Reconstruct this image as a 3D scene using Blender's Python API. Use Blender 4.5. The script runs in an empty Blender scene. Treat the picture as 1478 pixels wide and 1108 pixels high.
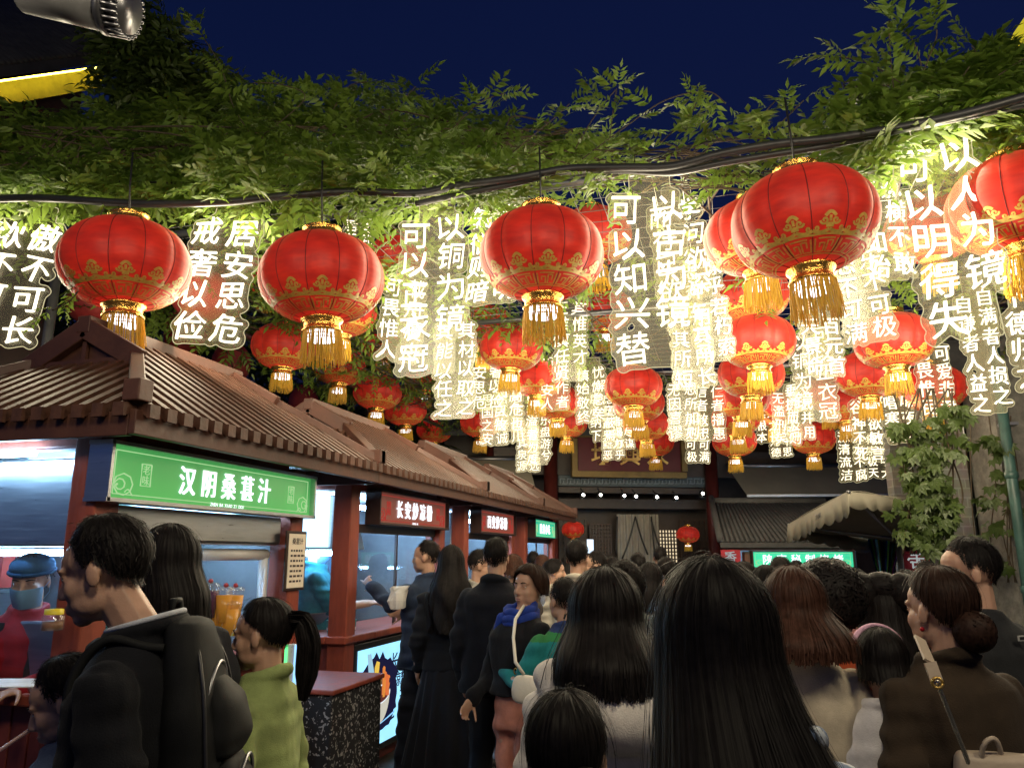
import bpy, bmesh, math, random
import numpy as np
from mathutils import Matrix, Vector, Euler
R = math.radians
scn = bpy.context.scene
COL = scn.collection
random.seed(5); rng = np.random.default_rng(5)
# ---------------------------------------------------------------- camera, sky, exposure
CAMH = 1.60
PSI, THETA, F = R(15.7), R(12.5), 1110.0
cam = bpy.data.cameras.new('camera'); cam_o = bpy.data.objects.new('camera', cam); COL.objects.link(cam_o)
cam.sensor_fit = 'HORIZONTAL'; cam.sensor_width = 36; cam.lens = 36 * F / 1478
cam.clip_start = .05; cam.clip_end = 400
cam_o.location = (0, 0, CAMH); cam_o.rotation_euler = (R(90) + THETA, 0, PSI)
scn.camera = cam_o
world = bpy.data.worlds.new('World'); scn.world = world; world.use_nodes = True
wn = world.node_tree.nodes; bg = wn['Background']
sky = wn.new('ShaderNodeTexSky'); sky.sky_type = 'NISHITA'; sky.sun_disc = False
sky.sun_elevation = R(-3.6); sky.sun_rotation = R(200); sky.air_density = 1.0; sky.dust_density = .2; sky.ozone_density = 2
tint = wn.new('ShaderNodeMix'); tint.data_type = 'RGBA'; tint.blend_type = 'MULTIPLY'; tint.inputs[0].default_value = 1; tint.inputs[7].default_value = (.42, .78, 1.75, 1)
world.node_tree.links.new(sky.outputs[0], tint.inputs[6]); world.node_tree.links.new(tint.outputs[2], bg.inputs[0]); bg.inputs[1].default_value = .70
scn.view_settings.view_transform = 'Standard'; scn.view_settings.look = 'None'
scn.view_settings.exposure = 0; scn.view_settings.gamma = 1
cy = scn.cycles
cy.use_denoising = True; cy.max_bounces = 7; cy.diffuse_bounces = 3; cy.glossy_bounces = 3; cy.transmission_bounces = 4
cy.transparent_max_bounces = 24; cy.sample_clamp_indirect = 6; cy.caustics_reflective = False; cy.caustics_refractive = False
cy.use_light_tree = True

# ---------------------------------------------------------------- pixel rays of the photograph -> points in the place
CR = Euler((R(90) + THETA, 0, PSI)).to_matrix()
CAMP = Vector((0, 0, CAMH))
def ray(px, py): return CR @ Vector(((px - 739) / F, -(py - 554) / F, -1.0))
def P(px, py, D): return CAMP + ray(px, py) * D
def onx(px, py, x): d = ray(px, py); return CAMP + d * (x / d.x)
def onz(px, py, z): d = ray(px, py); return CAMP + d * ((z - CAMH) / d.z)
def pix(p):
    v = CR.transposed() @ (Vector(p) - CAMP)
    return 739 + F * v.x / -v.z, 554 - F * v.y / -v.z, -v.z
S = CAMH / 1.68
def K(x, y, z): return Vector((x * S, y * S, z * S))

# ---------------------------------------------------------------- materials
def nodes(name):
    m = bpy.data.materials.new(name); m.use_nodes = True
    return m, m.node_tree.nodes, m.node_tree.links, m.node_tree.nodes['Principled BSDF']
def mat(name, col, rough=.6, metal=0, emit=None, es=0, var=.25, vs=6, bump=0, bs=40, sheen=0, coat=0, stretch=None, alpha=1, sub=0, spec=.5):
    m, n, l, b = nodes(name)
    b.inputs['Roughness'].default_value = rough; b.inputs['Metallic'].default_value = metal
    b.inputs['Sheen Weight'].default_value = sheen; b.inputs['Coat Weight'].default_value = coat
    b.inputs['Specular IOR Level'].default_value = spec
    if alpha < 1: b.inputs['Alpha'].default_value = alpha
    tc = n.new('ShaderNodeTexCoord'); mp = n.new('ShaderNodeMapping'); l.new(tc.outputs['Object'], mp.inputs[0])
    if stretch: mp.inputs['Scale'].default_value = stretch
    if var:
        t = n.new('ShaderNodeTexNoise'); t.inputs['Scale'].default_value = vs; t.inputs['Detail'].default_value = 6; t.inputs['Roughness'].default_value = .65
        l.new(mp.outputs[0], t.inputs[0])
        r = n.new('ShaderNodeValToRGB'); r.color_ramp.elements[0].position = .3; r.color_ramp.elements[1].position = .72
        r.color_ramp.elements[0].color = tuple(c * (1 - var) for c in col) + (1,); r.color_ramp.elements[1].color = tuple(min(1, c * (1 + var)) for c in col) + (1,)
        l.new(t.outputs[0], r.inputs[0]); l.new(r.outputs[0], b.inputs['Base Color'])
        rr = n.new('ShaderNodeMapRange'); rr.inputs[3].default_value = max(.02, rough - .12); rr.inputs[4].default_value = min(1, rough + .12)
        l.new(t.outputs[0], rr.inputs[0]); l.new(rr.outputs[0], b.inputs['Roughness'])
    else: b.inputs['Base Color'].default_value = (*col, 1)
    if bump:
        t2 = n.new('ShaderNodeTexNoise'); t2.inputs['Scale'].default_value = bs; t2.inputs['Detail'].default_value = 4; l.new(mp.outputs[0], t2.inputs[0])
        bp = n.new('ShaderNodeBump'); bp.inputs['Strength'].default_value = bump; bp.inputs['Distance'].default_value = .01
        l.new(t2.outputs[0], bp.inputs['Height']); l.new(bp.outputs[0], b.inputs['Normal'])
    if emit: b.inputs['Emission Color'].default_value = (*emit, 1); b.inputs['Emission Strength'].default_value = es
    return m
def emis(name, col, s, sample=True):
    m, n, l, b = nodes(name); n.remove(b); e = n.new('ShaderNodeEmission'); e.inputs[0].default_value = (*col, 1); e.inputs[1].default_value = s
    l.new(e.outputs[0], n['Material Output'].inputs[0])
    if not sample: m.cycles.emission_sampling = 'NONE'
    return m
def glassy(name, tint, a, rough=.05, diff=0.0, dcol=(1, 1, 1)):
    m, n, l, b = nodes(name); n.remove(b)
    t = n.new('ShaderNodeBsdfTransparent'); t.inputs[0].default_value = (*tint, 1)
    g = n.new('ShaderNodeBsdfGlossy'); g.inputs['Roughness'].default_value = rough
    mx = n.new('ShaderNodeMixShader'); mx.inputs[0].default_value = a; l.new(t.outputs[0], mx.inputs[1]); l.new(g.outputs[0], mx.inputs[2])
    out = mx
    if diff:
        d = n.new('ShaderNodeBsdfDiffuse'); d.inputs[0].default_value = (*dcol, 1); tr = n.new('ShaderNodeBsdfTranslucent'); tr.inputs[0].default_value = (*dcol, 1)
        ad = n.new('ShaderNodeMixShader'); ad.inputs[0].default_value = .5; l.new(d.outputs[0], ad.inputs[1]); l.new(tr.outputs[0], ad.inputs[2])
        m2 = n.new('ShaderNodeMixShader'); m2.inputs[0].default_value = diff; l.new(mx.outputs[0], m2.inputs[1]); l.new(ad.outputs[0], m2.inputs[2]); out = m2
    l.new(out.outputs[0], n['Material Output'].inputs[0])
    return m

# ---------------------------------------------------------------- mesh builder (world coordinates in, ONE mesh object out)
WM = {}
def empty(name, loc, label=None, cat=None, group=None, rz=0):
    o = bpy.data.objects.new(name, None); COL.objects.link(o); o.location = loc; o.rotation_euler = (0, 0, rz); o.empty_display_size = .1
    WM[o.name] = Matrix.Translation(Vector(loc)) @ Matrix.Rotation(rz, 4, 'Z')
    return tag(o, label, cat, group)
def tag(o, label=None, cat=None, group=None, kind=None):
    if label: o['label'] = label
    if cat: o['category'] = cat
    if group: o['group'] = group
    if kind: o['kind'] = kind
    return o
def link(name, me, parent=None, M=None):
    o = bpy.data.objects.new(name, me); COL.objects.link(o)
    if parent is not None: o.parent = parent; WM[o.name] = WM[parent.name]
    else: WM[o.name] = M or Matrix.Identity(4); o.matrix_world = WM[o.name]
    return o
def mesh_np(name, v, f, mats, mi=None, smooth=False):
    """v (n,3) array, f list of index tuples or an (m,k) array"""
    me = bpy.data.meshes.new(name); v = np.asarray(v, dtype=np.float32)
    if isinstance(f, np.ndarray):
        k = f.shape[1]; me.vertices.add(len(v)); me.vertices.foreach_set('co', v.ravel())
        me.loops.add(f.size); me.loops.foreach_set('vertex_index', f.astype(np.int32).ravel())
        me.polygons.add(len(f)); me.polygons.foreach_set('loop_start', np.arange(0, f.size, k, dtype=np.int32)); me.update(calc_edges=True); me.validate()
    else: me.from_pydata(v.tolist(), [], f)
    for m in mats: me.materials.append(m)
    if mi is not None: me.polygons.foreach_set('material_index', np.asarray(mi, dtype=np.int32))
    if smooth is not False:
        me.polygons.foreach_set('use_smooth', np.full(len(me.polygons), True) if smooth is True else np.asarray(smooth, dtype=bool))
    me.update(); return me
class MB:
    def __init__(s): s.v = []; s.f = []; s.m = []; s.s = []
    def add(s, vs, fs, m=0, sm=False):
        o = len(s.v); s.v += [tuple(p) for p in vs]
        for q in fs: s.f.append(tuple(i + o for i in q)); s.m.append(m); s.s.append(sm)
        return s
    def hexa(s, p, m=0):   # 8 corners: bottom 4 ccw, top 4 ccw
        return s.add(p, [(3, 2, 1, 0), (4, 5, 6, 7), (0, 1, 5, 4), (1, 2, 6, 5), (2, 3, 7, 6), (3, 0, 4, 7)], m)
    def box(s, c, d, m=0, M=None, rz=0):
        x, y, z = (q / 2 for q in d); c = Vector(c)
        T = M if M is not None else Matrix.Rotation(rz, 3, 'Z')
        return s.hexa([c + T @ Vector(q) for q in [(-x, -y, -z), (x, -y, -z), (x, y, -z), (-x, y, -z), (-x, -y, z), (x, -y, z), (x, y, z), (-x, y, z)]], m)
    def rng(s, a, b, m=0): a, b = Vector(a), Vector(b); return s.box((a + b) / 2, [abs(q) for q in (b - a)], m)
    def beam(s, p, q, w, h, m=0, up=(0, 0, 1)):
        p, q = Vector(p), Vector(q); d = (q - p); L = d.length; d.normalize(); x = d.cross(Vector(up)).normalized(); u = x.cross(d)
        return s.box((p + q) / 2, (w, L, h), m, Matrix((x, d, u)).transposed())
    def tube(s, pts, r, n=8, m=0, cap=True, sm=True):
        pts = [Vector(p) for p in pts]; k = len(pts); rs = r if isinstance(r, (list, tuple)) else [r] * k; vs = []; fs = []; ref = Vector((.3, .2, 1))
        for i, p in enumerate(pts):
            t = (pts[min(i + 1, k - 1)] - pts[max(i - 1, 0)]).normalized()
            a = t.cross(ref)
            if a.length < 1e-3: a = t.cross(Vector((1, 0, .1)))
            a.normalize(); b = t.cross(a); ref = -a.cross(t) if False else ref
            vs += [p + (a * math.cos(2 * math.pi * j / n) + b * math.sin(2 * math.pi * j / n)) * rs[i] for j in range(n)]
        for i in range(k - 1):
            for j in range(n): fs.append((i * n + j, i * n + (j + 1) % n, (i + 1) * n + (j + 1) % n, (i + 1) * n + j))
        if cap: fs.append(tuple(range(n - 1, -1, -1))); fs.append(tuple(range((k - 1) * n, k * n)))
        return s.add(vs, fs, m, sm)
    def lathe(s, prof, n=24, c=(0, 0, 0), m=0, sm=True, M=None, cap=False):
        vs = []; fs = []; c = Vector(c); k = len(prof)
        for (r, z) in prof:
            for j in range(n):
                p = Vector((r * math.cos(2 * math.pi * j / n), r * math.sin(2 * math.pi * j / n), z)); vs.append(c + (M @ p if M is not None else p))
        for i in range(k - 1):
            for j in range(n): fs.append((i * n + j, i * n + (j + 1) % n, (i + 1) * n + (j + 1) % n, (i + 1) * n + j))
        if cap: fs.append(tuple(range(n - 1, -1, -1))); fs.append(tuple(range((k - 1) * n, k * n)))
        return s.add(vs, fs, m, sm)
    def ell(s, c, r, m=0, n=12, M=None):
        r = r if isinstance(r, (list, tuple)) else (r, r, r); T = (M if M is not None else Matrix.Identity(3)) @ Matrix.Diagonal(r); c = Vector(c); vs = []; fs = []; k = n // 2 + 1
        for i in range(1, k):
            a = math.pi * i / k
            for j in range(n): b = 2 * math.pi * j / n; vs.append(c + T @ Vector((math.sin(a) * math.cos(b), math.sin(a) * math.sin(b), math.cos(a))))
        t = len(vs); vs += [c + T @ Vector((0, 0, 1)), c + T @ Vector((0, 0, -1))]
        for i in range(k - 2):
            for j in range(n): fs.append((i * n + j, (i + 1) * n + j, (i + 1) * n + (j + 1) % n, i * n + (j + 1) % n))
        for j in range(n): fs.append((t, j, (j + 1) % n)); fs.append((t + 1, (k - 2) * n + (j + 1) % n, (k - 2) * n + j))
        return s.add(vs, fs, m, True)
    def cap(s, p, r0, q, r1, m=0, n=10):   # tapered capsule, closed
        p, q = Vector(p), Vector(q); d = (q - p); L = max(d.length, 1e-5); d = d / L; pts = []; rs = []
        for a in (-90, -60, -30, 0): pts.append(p + d * (math.sin(R(a)) * r0)); rs.append(max(.0008, math.cos(R(a)) * r0))
        for a in (0, 30, 60, 90): pts.append(q + d * (math.sin(R(a)) * r1)); rs.append(max(.0008, math.cos(R(a)) * r1))
        return s.tube(pts, rs, n, m)
    def np(s): return np.array(s.v, dtype=np.float32)
    def build(s, name, mats, parent=None, bev=0, base=True):
        mats = mats if isinstance(mats, (list, tuple)) else [mats]; v = s.np()
        if parent is not None: Mi = WM[parent.name].inverted()
        elif base:
            lo, hi = v.min(0), v.max(0); T = Matrix.Translation(Vector(((lo[0] + hi[0]) / 2, (lo[1] + hi[1]) / 2, lo[2]))); Mi = T.inverted()
        else: T = Matrix.Identity(4); Mi = T
        A = np.array(Mi); v = v @ A[:3, :3].T + A[:3, 3]
        me = mesh_np(name, v, s.f, mats, s.m, s.s)
        o = link(name, me, parent, None if parent is not None else T)
        if bev:
            b = o.modifiers.new('bevel', 'BEVEL'); b.width = bev; b.segments = 2; b.limit_method = 'ANGLE'; b.harden_normals = False
        return o
def ev_mesh(o):
    dg = bpy.context.evaluated_depsgraph_get(); return bpy.data.meshes.new_from_object(o.evaluated_get(dg))
# ---------------------------------------------------------------- writing
GL = {}
def glyph(ch, ext=.03, off=0.0):
    k = (ch, ext, off)
    if k not in GL:
        cu = bpy.data.curves.new('writing', 'FONT'); cu.body = ch; cu.resolution_u = 2; cu.extrude = ext; cu.offset = off
        o = bpy.data.objects.new('writing', cu); COL.objects.link(o); me = ev_mesh(o); bpy.data.objects.remove(o); bpy.data.curves.remove(cu)
        v = np.array([x.co for x in me.vertices], dtype=np.float32).reshape(-1, 3)
        if len(v) == 0: v = np.zeros((3, 3), np.float32)
        f = [tuple(p.vertices) for p in me.polygons]; bpy.data.meshes.remove(me)
        c = v[:, :2].copy(); GL[k] = (v, f, c.min(0), c.max(0))
    return GL[k]
def write(mb, text, o, u, w, size, m=0, ext=.02, off=0.0, gap=1.0, center=True, xs=1.0, vertical=False):
    """text in the plane (u right, w up) starting at o; for Chinese each glyph takes one square cell"""
    o, u, w = Vector(o), Vector(u).normalized(), Vector(w).normalized(); nrm = u.cross(w)
    adv = [1.0 if ord(c) > 0x2e80 else .6 for c in text]; tot = sum(adv) * size * gap * (1 if vertical else xs); t = -tot / 2 if center else 0
    for c, a in zip(text, adv):
        st = a * size * gap * (1 if vertical else xs)
        if c != ' ':
            v, f, lo, hi = glyph(c, ext, off)
            cx, cyy = (lo[0] + hi[0]) / 2, .37 if ord(c) > 0x2e80 else .35
            for_v = [o + ((w * (-(t + st / 2))) if vertical else (u * (t + st / 2))) + u * float((p[0] - cx) * size * xs) + w * float((p[1] - cyy) * size) + nrm * float(p[2] * size) for p in v]
            mb.add(for_v, f, m)
        t += st
    return mb
# ================================================================ setting
def paver_mat():
    m, n, l, b = nodes('stone_paving'); tc = n.new('ShaderNodeTexCoord')
    br = n.new('ShaderNodeTexBrick'); br.inputs['Scale'].default_value = 1.6; br.inputs['Mortar Size'].default_value = .012
    br.inputs['Color1'].default_value = (.10, .09, .085, 1); br.inputs['Color2'].default_value = (.065, .06, .06, 1); br.inputs['Mortar'].default_value = (.02, .02, .02, 1)
    l.new(tc.outputs['Object'], br.inputs[0]); t = n.new('ShaderNodeTexNoise'); t.inputs['Scale'].default_value = 2.5; t.inputs['Detail'].default_value = 8; l.new(tc.outputs['Object'], t.inputs[0])
    mx = n.new('ShaderNodeMix'); mx.data_type = 'RGBA'; mx.blend_type = 'MULTIPLY'; mx.inputs[0].default_value = .7; l.new(br.outputs[0], mx.inputs[6]); l.new(t.outputs[1], mx.inputs[7]); l.new(mx.outputs[2], b.inputs['Base Color'])
    rr = n.new('ShaderNodeMapRange'); rr.inputs[3].default_value = .25; rr.inputs[4].default_value = .6; l.new(t.outputs[0], rr.inputs[0]); l.new(rr.outputs[0], b.inputs['Roughness'])
    bp = n.new('ShaderNodeBump'); bp.inputs['Strength'].default_value = .4; l.new(br.outputs[1], bp.inputs['Height']); bp.invert = True; l.new(bp.outputs[0], b.inputs['Normal']); return m
g = MB(); g.add([(-150, -60, 0), (150, -60, 0), (150, 240, 0), (-150, 240, 0)], [(0, 1, 2, 3)])
tag(g.build('ground', paver_mat()), kind='structure')

def brick_mat(name, c1, c2, mo, sc=5):
    m, n, l, b = nodes(name); tc = n.new('ShaderNodeTexCoord'); mp = n.new('ShaderNodeMapping'); l.new(tc.outputs['Object'], mp.inputs[0])
    sx = n.new('ShaderNodeSeparateXYZ'); l.new(mp.outputs[0], sx.inputs[0]); ad = n.new('ShaderNodeMath'); l.new(sx.outputs[0], ad.inputs[0]); l.new(sx.outputs[1], ad.inputs[1])
    cb = n.new('ShaderNodeCombineXYZ'); l.new(ad.outputs[0], cb.inputs[0]); l.new(sx.outputs[2], cb.inputs[1])
    br = n.new('ShaderNodeTexBrick'); br.inputs['Scale'].default_value = sc; br.inputs['Mortar Size'].default_value = .02; br.inputs['Color1'].default_value = (*c1, 1); br.inputs['Color2'].default_value = (*c2, 1); br.inputs['Mortar'].default_value = (*mo, 1)
    l.new(cb.outputs[0], br.inputs[0]); t = n.new('ShaderNodeTexNoise'); t.inputs['Scale'].default_value = 7; l.new(tc.outputs['Object'], t.inputs[0])
    mx = n.new('ShaderNodeMix'); mx.data_type = 'RGBA'; mx.blend_type = 'MULTIPLY'; mx.inputs[0].default_value = .5; l.new(br.outputs[0], mx.inputs[6]); l.new(t.outputs[1], mx.inputs[7]); l.new(mx.outputs[2], b.inputs['Base Color'])
    b.inputs['Roughness'].default_value = .85; bp = n.new('ShaderNodeBump'); bp.invert = True; bp.inputs['Strength'].default_value = .5; l.new(br.outputs[1], bp.inputs['Height']); l.new(bp.outputs[0], b.inputs['Normal']); return m

M_redpaint = mat('red_painted_timber', (.28, .06, .035), .5, var=.35, vs=9, bump=.25, bs=30, stretch=(1, 1, .25))
M_redwall = mat('red_plank_paint', (.22, .045, .035), .55, var=.3, vs=7, bump=.2, bs=25)
M_roofwood = mat('brown_roof_tiles', (.078, .031, .018), .6, var=.45, vs=11, bump=.3, bs=35)
M_fascia = mat('brown_fascia_paint', (.080, .030, .019), .55, var=.3, vs=5, bump=.15)
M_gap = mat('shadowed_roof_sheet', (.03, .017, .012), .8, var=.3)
M_steel = mat('brushed_steel', (.55, .57, .6), .32, 1, var=.1, vs=5, stretch=(1, 1, 14), bump=.05, bs=60)
M_dksteel = mat('dark_steel', (.22, .22, .24), .35, .9, var=.2, vs=4)
M_white = mat('white_plastic', (.75, .76, .78), .35, var=.08)
M_black = mat('black_plastic', (.015, .015, .017), .4, var=.2)
M_glass = glassy('window_glass', (.93, .96, .97), .09, .03, .02, (.7, .8, .9))
M_tube = emis('cool_lamp_tube', (.36, .66, 1.0), 85)
M_gold = mat('gold_trim', (.62, .40, .11), .35, .75, var=.2, vs=20)
M_dark = mat('dark_lacquer', (.035, .018, .015), .45, var=.4, vs=4)
M_darkred = mat('dark_red_lacquer', (.075, .014, .012), .4, var=.35, vs=5)
M_ptxt = emis('white_lit_lettering', (.9, .95, 1.0), 1.6, False)
M_inter = mat('kiosk_inside_panel', (.16, .16, .17), .45, .3, var=.25, vs=4)

SIGNM = {}
def signface(name, col, es, tint=None):
    m, n, l, b = nodes(name); b.inputs['Base Color'].default_value = (*col, 1); b.inputs['Roughness'].default_value = .25
    t = n.new('ShaderNodeTexNoise'); t.inputs['Scale'].default_value = 2; tc = n.new('ShaderNodeTexCoord'); l.new(tc.outputs['Object'], t.inputs[0])
    r = n.new('ShaderNodeMapRange'); r.inputs[3].default_value = es * .75; r.inputs[4].default_value = es * 1.25; l.new(t.outputs[0], r.inputs[0])
    b.inputs['Emission Color'].default_value = (*(tint or col), 1); l.new(r.outputs[0], b.inputs['Emission Strength']); return m
M_green = signface('green_backlit_face', (.08, .36, .10), .8, (.07, .36, .09))
M_brown = signface('brown_backlit_face', (.2, .06, .045), .55, (.22, .07, .05))
M_teal = signface('teal_backlit_face', (.05, .5, .3), 1.0, (.03, .5, .28))
M_trimg = emis('pale_green_print', (.45, .75, .35), .9, False)
M_trimr = emis('red_print', (.6, .05, .04), .7, False)
M_ltblue = emis('blue_white_hood_glow', (.45, .75, 1.0), 2.4)  # glow for the brightly lit steel hood, not a lamp

def clouds(mb, o, u, w, s, m, flip=1):   # corner scroll line work
    o, u, w = Vector(o), Vector(u), Vector(w); n = u.cross(w)
    pts = [o + u * (flip * s * (.6 * t / 20 * math.cos(t * .75) + .02 * t)) + w * (s * .5 * t / 20 * math.sin(t * .75)) + n * .004 for t in range(0, 22)]
    mb.tube(pts, .0035, 4, m)
    mb.tube([o + u * flip * s * (.45 + .25 * k) + w * s * (.12 * math.sin(k * 2.4) - .25) + n * .004 for k in [q * .25 for q in range(8)]], .003, 4, m)

def sign_board(par, c, u, L, H, face, text, size, frame, xs=1.0, tm=None, sub=None, stamp=None, th=.1, trim=None):
    u = Vector(u).normalized(); w = Vector((0, 0, 1)); n = u.cross(w); c = Vector(c)
    T = Matrix((u, n * -1, w)).transposed()
    mb = MB(); mb.box(c - n * th / 2, (L, th, H), 0, T); b = mb.build('sign_board', [face], par, .006)
    fr = MB()
    for sz, zz in ((1, 1), (1, -1)): fr.box(c + w * zz * (H / 2) + n * -.03, (L + .03, th + .03, .018), 0, T)
    for q in (1, -1): fr.box(c + u * q * (L / 2) + n * -.03, (.018, th + .03, H + .02), 0, T)
    fr.build('sign_frame', [frame], b)
    tx = MB(); write(tx, text, c + n * .006, u, w, size, 0, .03, .006, 1.36, True, xs)
    if sub: write(tx, sub, c + n * .006 - w * H * .41, u, w, size * .17, 0, .02)
    tx.build('lettering', [tm or M_ptxt], b)
    if trim:
        t = MB(); e = .05
        for a, bq in (((-1, -1), (1, -1)), ((1, -1), (1, 1)), ((1, 1), (-1, 1)), ((-1, 1), (-1, -1))):
            t.tube([c + n * .003 + u * a[0] * (L / 2 - e) + w * a[1] * (H / 2 - e * .6), c + n * .003 + u * bq[0] * (L / 2 - e) + w * bq[1] * (H / 2 - e * .6)], .0025, 4)
        clouds(t, c - u * (L / 2 - .07) - w * (H / 2 - .07), u, w, .12, 0); clouds(t, c + u * (L / 2 - .07) - w * (H / 2 - .07), u, w, .12, 0, -1)
        if stamp:
            for q in (-1, 1):
                s0 = c + u * q * L * .36 + n * .004; hh = H * .2; ww = hh * .62
                t.tube([s0 + u * ww + w * hh, s0 - u * ww + w * hh, s0 - u * ww - w * hh, s0 + u * ww - w * hh, s0 + u * ww + w * hh], .004, 4)
                write(t, stamp, s0 + w * 0, u, w, hh * .95, 0, .02, vertical=True)
        t.build('printed_border', [trim], b)
    return b

def kiosk(ya, yb, label, text, face, frame, sy0, sy1, tm=None, trim=None, sub=None, glassfront=True, py1=None, lamp=True, xs=.8):
    xe, xr, zr, ze = -2.65, -3.7, 3.0, 2.34; xw = xr * 2 - xe; y0, y1 = ya + .18, (py1 or yb - .5)
    k = empty('food_kiosk', K(-3.7, (ya + yb) / 2, 0), label, 'food stall', 'food kiosks along the left of the alley')
    fx, bx = -3.0, -4.5
    for (x, y) in ((fx, y0), (fx, y1), (bx, y0), (bx, y1)):
        MB().box(K(x, y, 1.13), (.15, .15, 2.16)).build('post', M_redpaint, k, .008)
    # planked counter walls
    w = MB(); n = 12; zz = 1.0
    L = (y1 - y0 - .16) / n
    for i in range(n): w.rng(K(fx - .03, y0 + .08 + i * L + .006, .06), K(fx + .03, y0 + .08 + (i + 1) * L - .006, zz))
    L = (fx - bx - .16) / n
    for i in range(n): w.rng(K(bx + .08 + i * L + .006, y0 - .03, .06), K(bx + .08 + (i + 1) * L - .006, y0 + .03, zz))
    w.rng(K(bx, y0 - .02, 0), K(fx, y0 + .02, .98)); w.rng(K(fx - .02, y0, 0), K(fx + .02, y1, .98))
    w.build('counter_wall', M_redwall, k, .006)
    t = MB(); t.rng(K(bx - .05, y0 - .12, zz + .003), K(fx - .078, y0 + .4, zz + .06)); t.rng(K(fx - .5, y0 + .402, zz + .003), K(fx + .1, y1 + .05, zz + .06)); t.rng(K(fx - .077, y0 - .12, zz + .004), K(fx + .1, y0 + .401, zz + .062)); t.build('counter_top', M_redpaint, k, .01)
    # back wall, cabinet, hood and lamp
    MB().rng(K(bx - .02, y0, 0), K(bx + .02, y1, 2.2)).build('back_wall', M_inter, k)
    MB().rng(K(bx, y1 - .02, 0), K(fx - .09, y1 + .02, 2.2)).build('side_wall', M_inter, k)
    MB().rng(K(bx, y0, 2.19), K(fx, y1, 2.2)).build('kiosk_ceiling', M_white, k)
    h = MB(); h.hexa([K(-4.3, y0 + .02, 1.72), K(-3.12, y0 + .02, 1.72), K(-3.12, y0 + .6, 1.72), K(-4.3, y0 + .6, 1.72), K(-4.3, y0 + .04, 2.16), K(-3.12, y0 + .04, 2.16), K(-3.12, y0 + .35, 2.16), K(-4.3, y0 + .35, 2.16)]); h.build('extractor_hood', M_steel, k, .01)
    if lamp:
        l_ = MB(); l_.tube([K(-3.25, y0 + .45, 2.10), K(-3.25, y1 - .2, 2.10)], .02, 8); l_.tube([K(-4.2, y0 - .1, 2.17), K(-3.3, y0 - .1, 2.17)], .016, 8); l_.tube([K(-4.2, y0 + .7, 2.14), K(-3.4, y0 + .7, 2.14)], .02, 8); l_.tube([K(-4.2, y0 + .4, 1.69), K(-3.2, y0 + .4, 1.69)], .016, 8); l_.build('lamp_tube', M_tube, k)
    b = MB(); b.rng(K(fx - .07, y0 + .08, 2.2), K(fx + .04, y1 - .08, 2.33)); b.rng(K(bx, y0 - .05, 2.2), K(fx - .08, y0 + .05, 2.33)); b.build('head_beam', M_redpaint, k, .006)
    gl = MB(); gl.add([K(bx + .08, y0 - .01, 1.07), K(fx - .08, y0 - .01, 1.07), K(fx - .08, y0 - .01, 1.74), K(bx + .08, y0 - .01, 1.74)], [(0, 1, 2, 3)])
    if glassfront: gl.add([K(fx, y0 + .08, 1.07), K(fx, y1 - .08, 1.07), K(fx, y1 - .08, 1.84), K(fx, y0 + .08, 1.84)], [(0, 1, 2, 3)])
    gl.build('glass_pane', M_glass, k)
    if glassfront:
        fr = MB()
        for y in (y0 + .1, (y0 + y1) / 2, y1 - .1): fr.rng(K(fx - .012, y - .015, 1.072), K(fx + .012, y + .015, 1.86))
        fr.rng(K(fx - .03, y0 + .08, 1.86), K(fx + .03, y1 - .08, 1.93)); fr.build('window_frame', M_dark, k, .003)
    sign_board(k, K(-2.87, (sy0 + sy1) / 2, 2.075), (0, 1, 0), (sy1 - sy0) * S, .275 * S, face, text, .165 * S, frame, xs, tm, sub, '老味', .1, trim)
    # hip and gable roof
    g0, g1 = ya + .72, yb - .45; xg = .36; zg = zr - xg * (zr - ze) / (xr - xe) * -1
    zg = zr - xg * (zr - ze) / (xe - xr)
    r = MB()
    def pl(x, z, y): return K(x, y, z)
    gx = xr + xg; gxw = xr - xg
    # sheets: alley slope, back slope, front hip skirt, end skirt
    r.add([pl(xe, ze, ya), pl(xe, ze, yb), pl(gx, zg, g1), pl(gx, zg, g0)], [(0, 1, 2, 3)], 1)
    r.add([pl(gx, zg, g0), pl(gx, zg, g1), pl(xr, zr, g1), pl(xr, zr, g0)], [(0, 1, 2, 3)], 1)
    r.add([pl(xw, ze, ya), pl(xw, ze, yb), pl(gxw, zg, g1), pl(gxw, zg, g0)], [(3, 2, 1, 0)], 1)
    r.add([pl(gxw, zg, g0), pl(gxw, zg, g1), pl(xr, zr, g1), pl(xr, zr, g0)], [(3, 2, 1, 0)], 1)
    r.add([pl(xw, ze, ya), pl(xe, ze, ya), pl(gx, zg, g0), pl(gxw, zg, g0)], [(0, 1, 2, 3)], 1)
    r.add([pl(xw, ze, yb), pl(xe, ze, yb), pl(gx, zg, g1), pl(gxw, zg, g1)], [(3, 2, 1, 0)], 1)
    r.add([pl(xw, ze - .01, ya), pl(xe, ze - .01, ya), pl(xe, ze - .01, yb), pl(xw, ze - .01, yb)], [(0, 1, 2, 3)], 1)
    st = .118; sl = (zr - ze) / (xe - xr)
    y = ya + .05
    while y < yb - .03:    # half-round tile rows running down the alley slope
        xt = gx + (xe - gx) * max(0, (g0 - y) / (g0 - ya), (y - g1) / (yb - g1)) if (y < g0 or y > g1) else xr
        zt = ze + (xe - xt) * sl; p, q = K(xt, y, zt + .026), K(xe + .05, y, ze - .05 * sl + .026)
        jt = random.uniform(-.004, .004); q.y += jt
        if (q - p).length > .08: r.beam(p, q, .05, .05, 0); r.box(q + Vector((.004, 0, .002)), (.02, .062, .062), 0)
        y += st
    x = xw + .05
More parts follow.
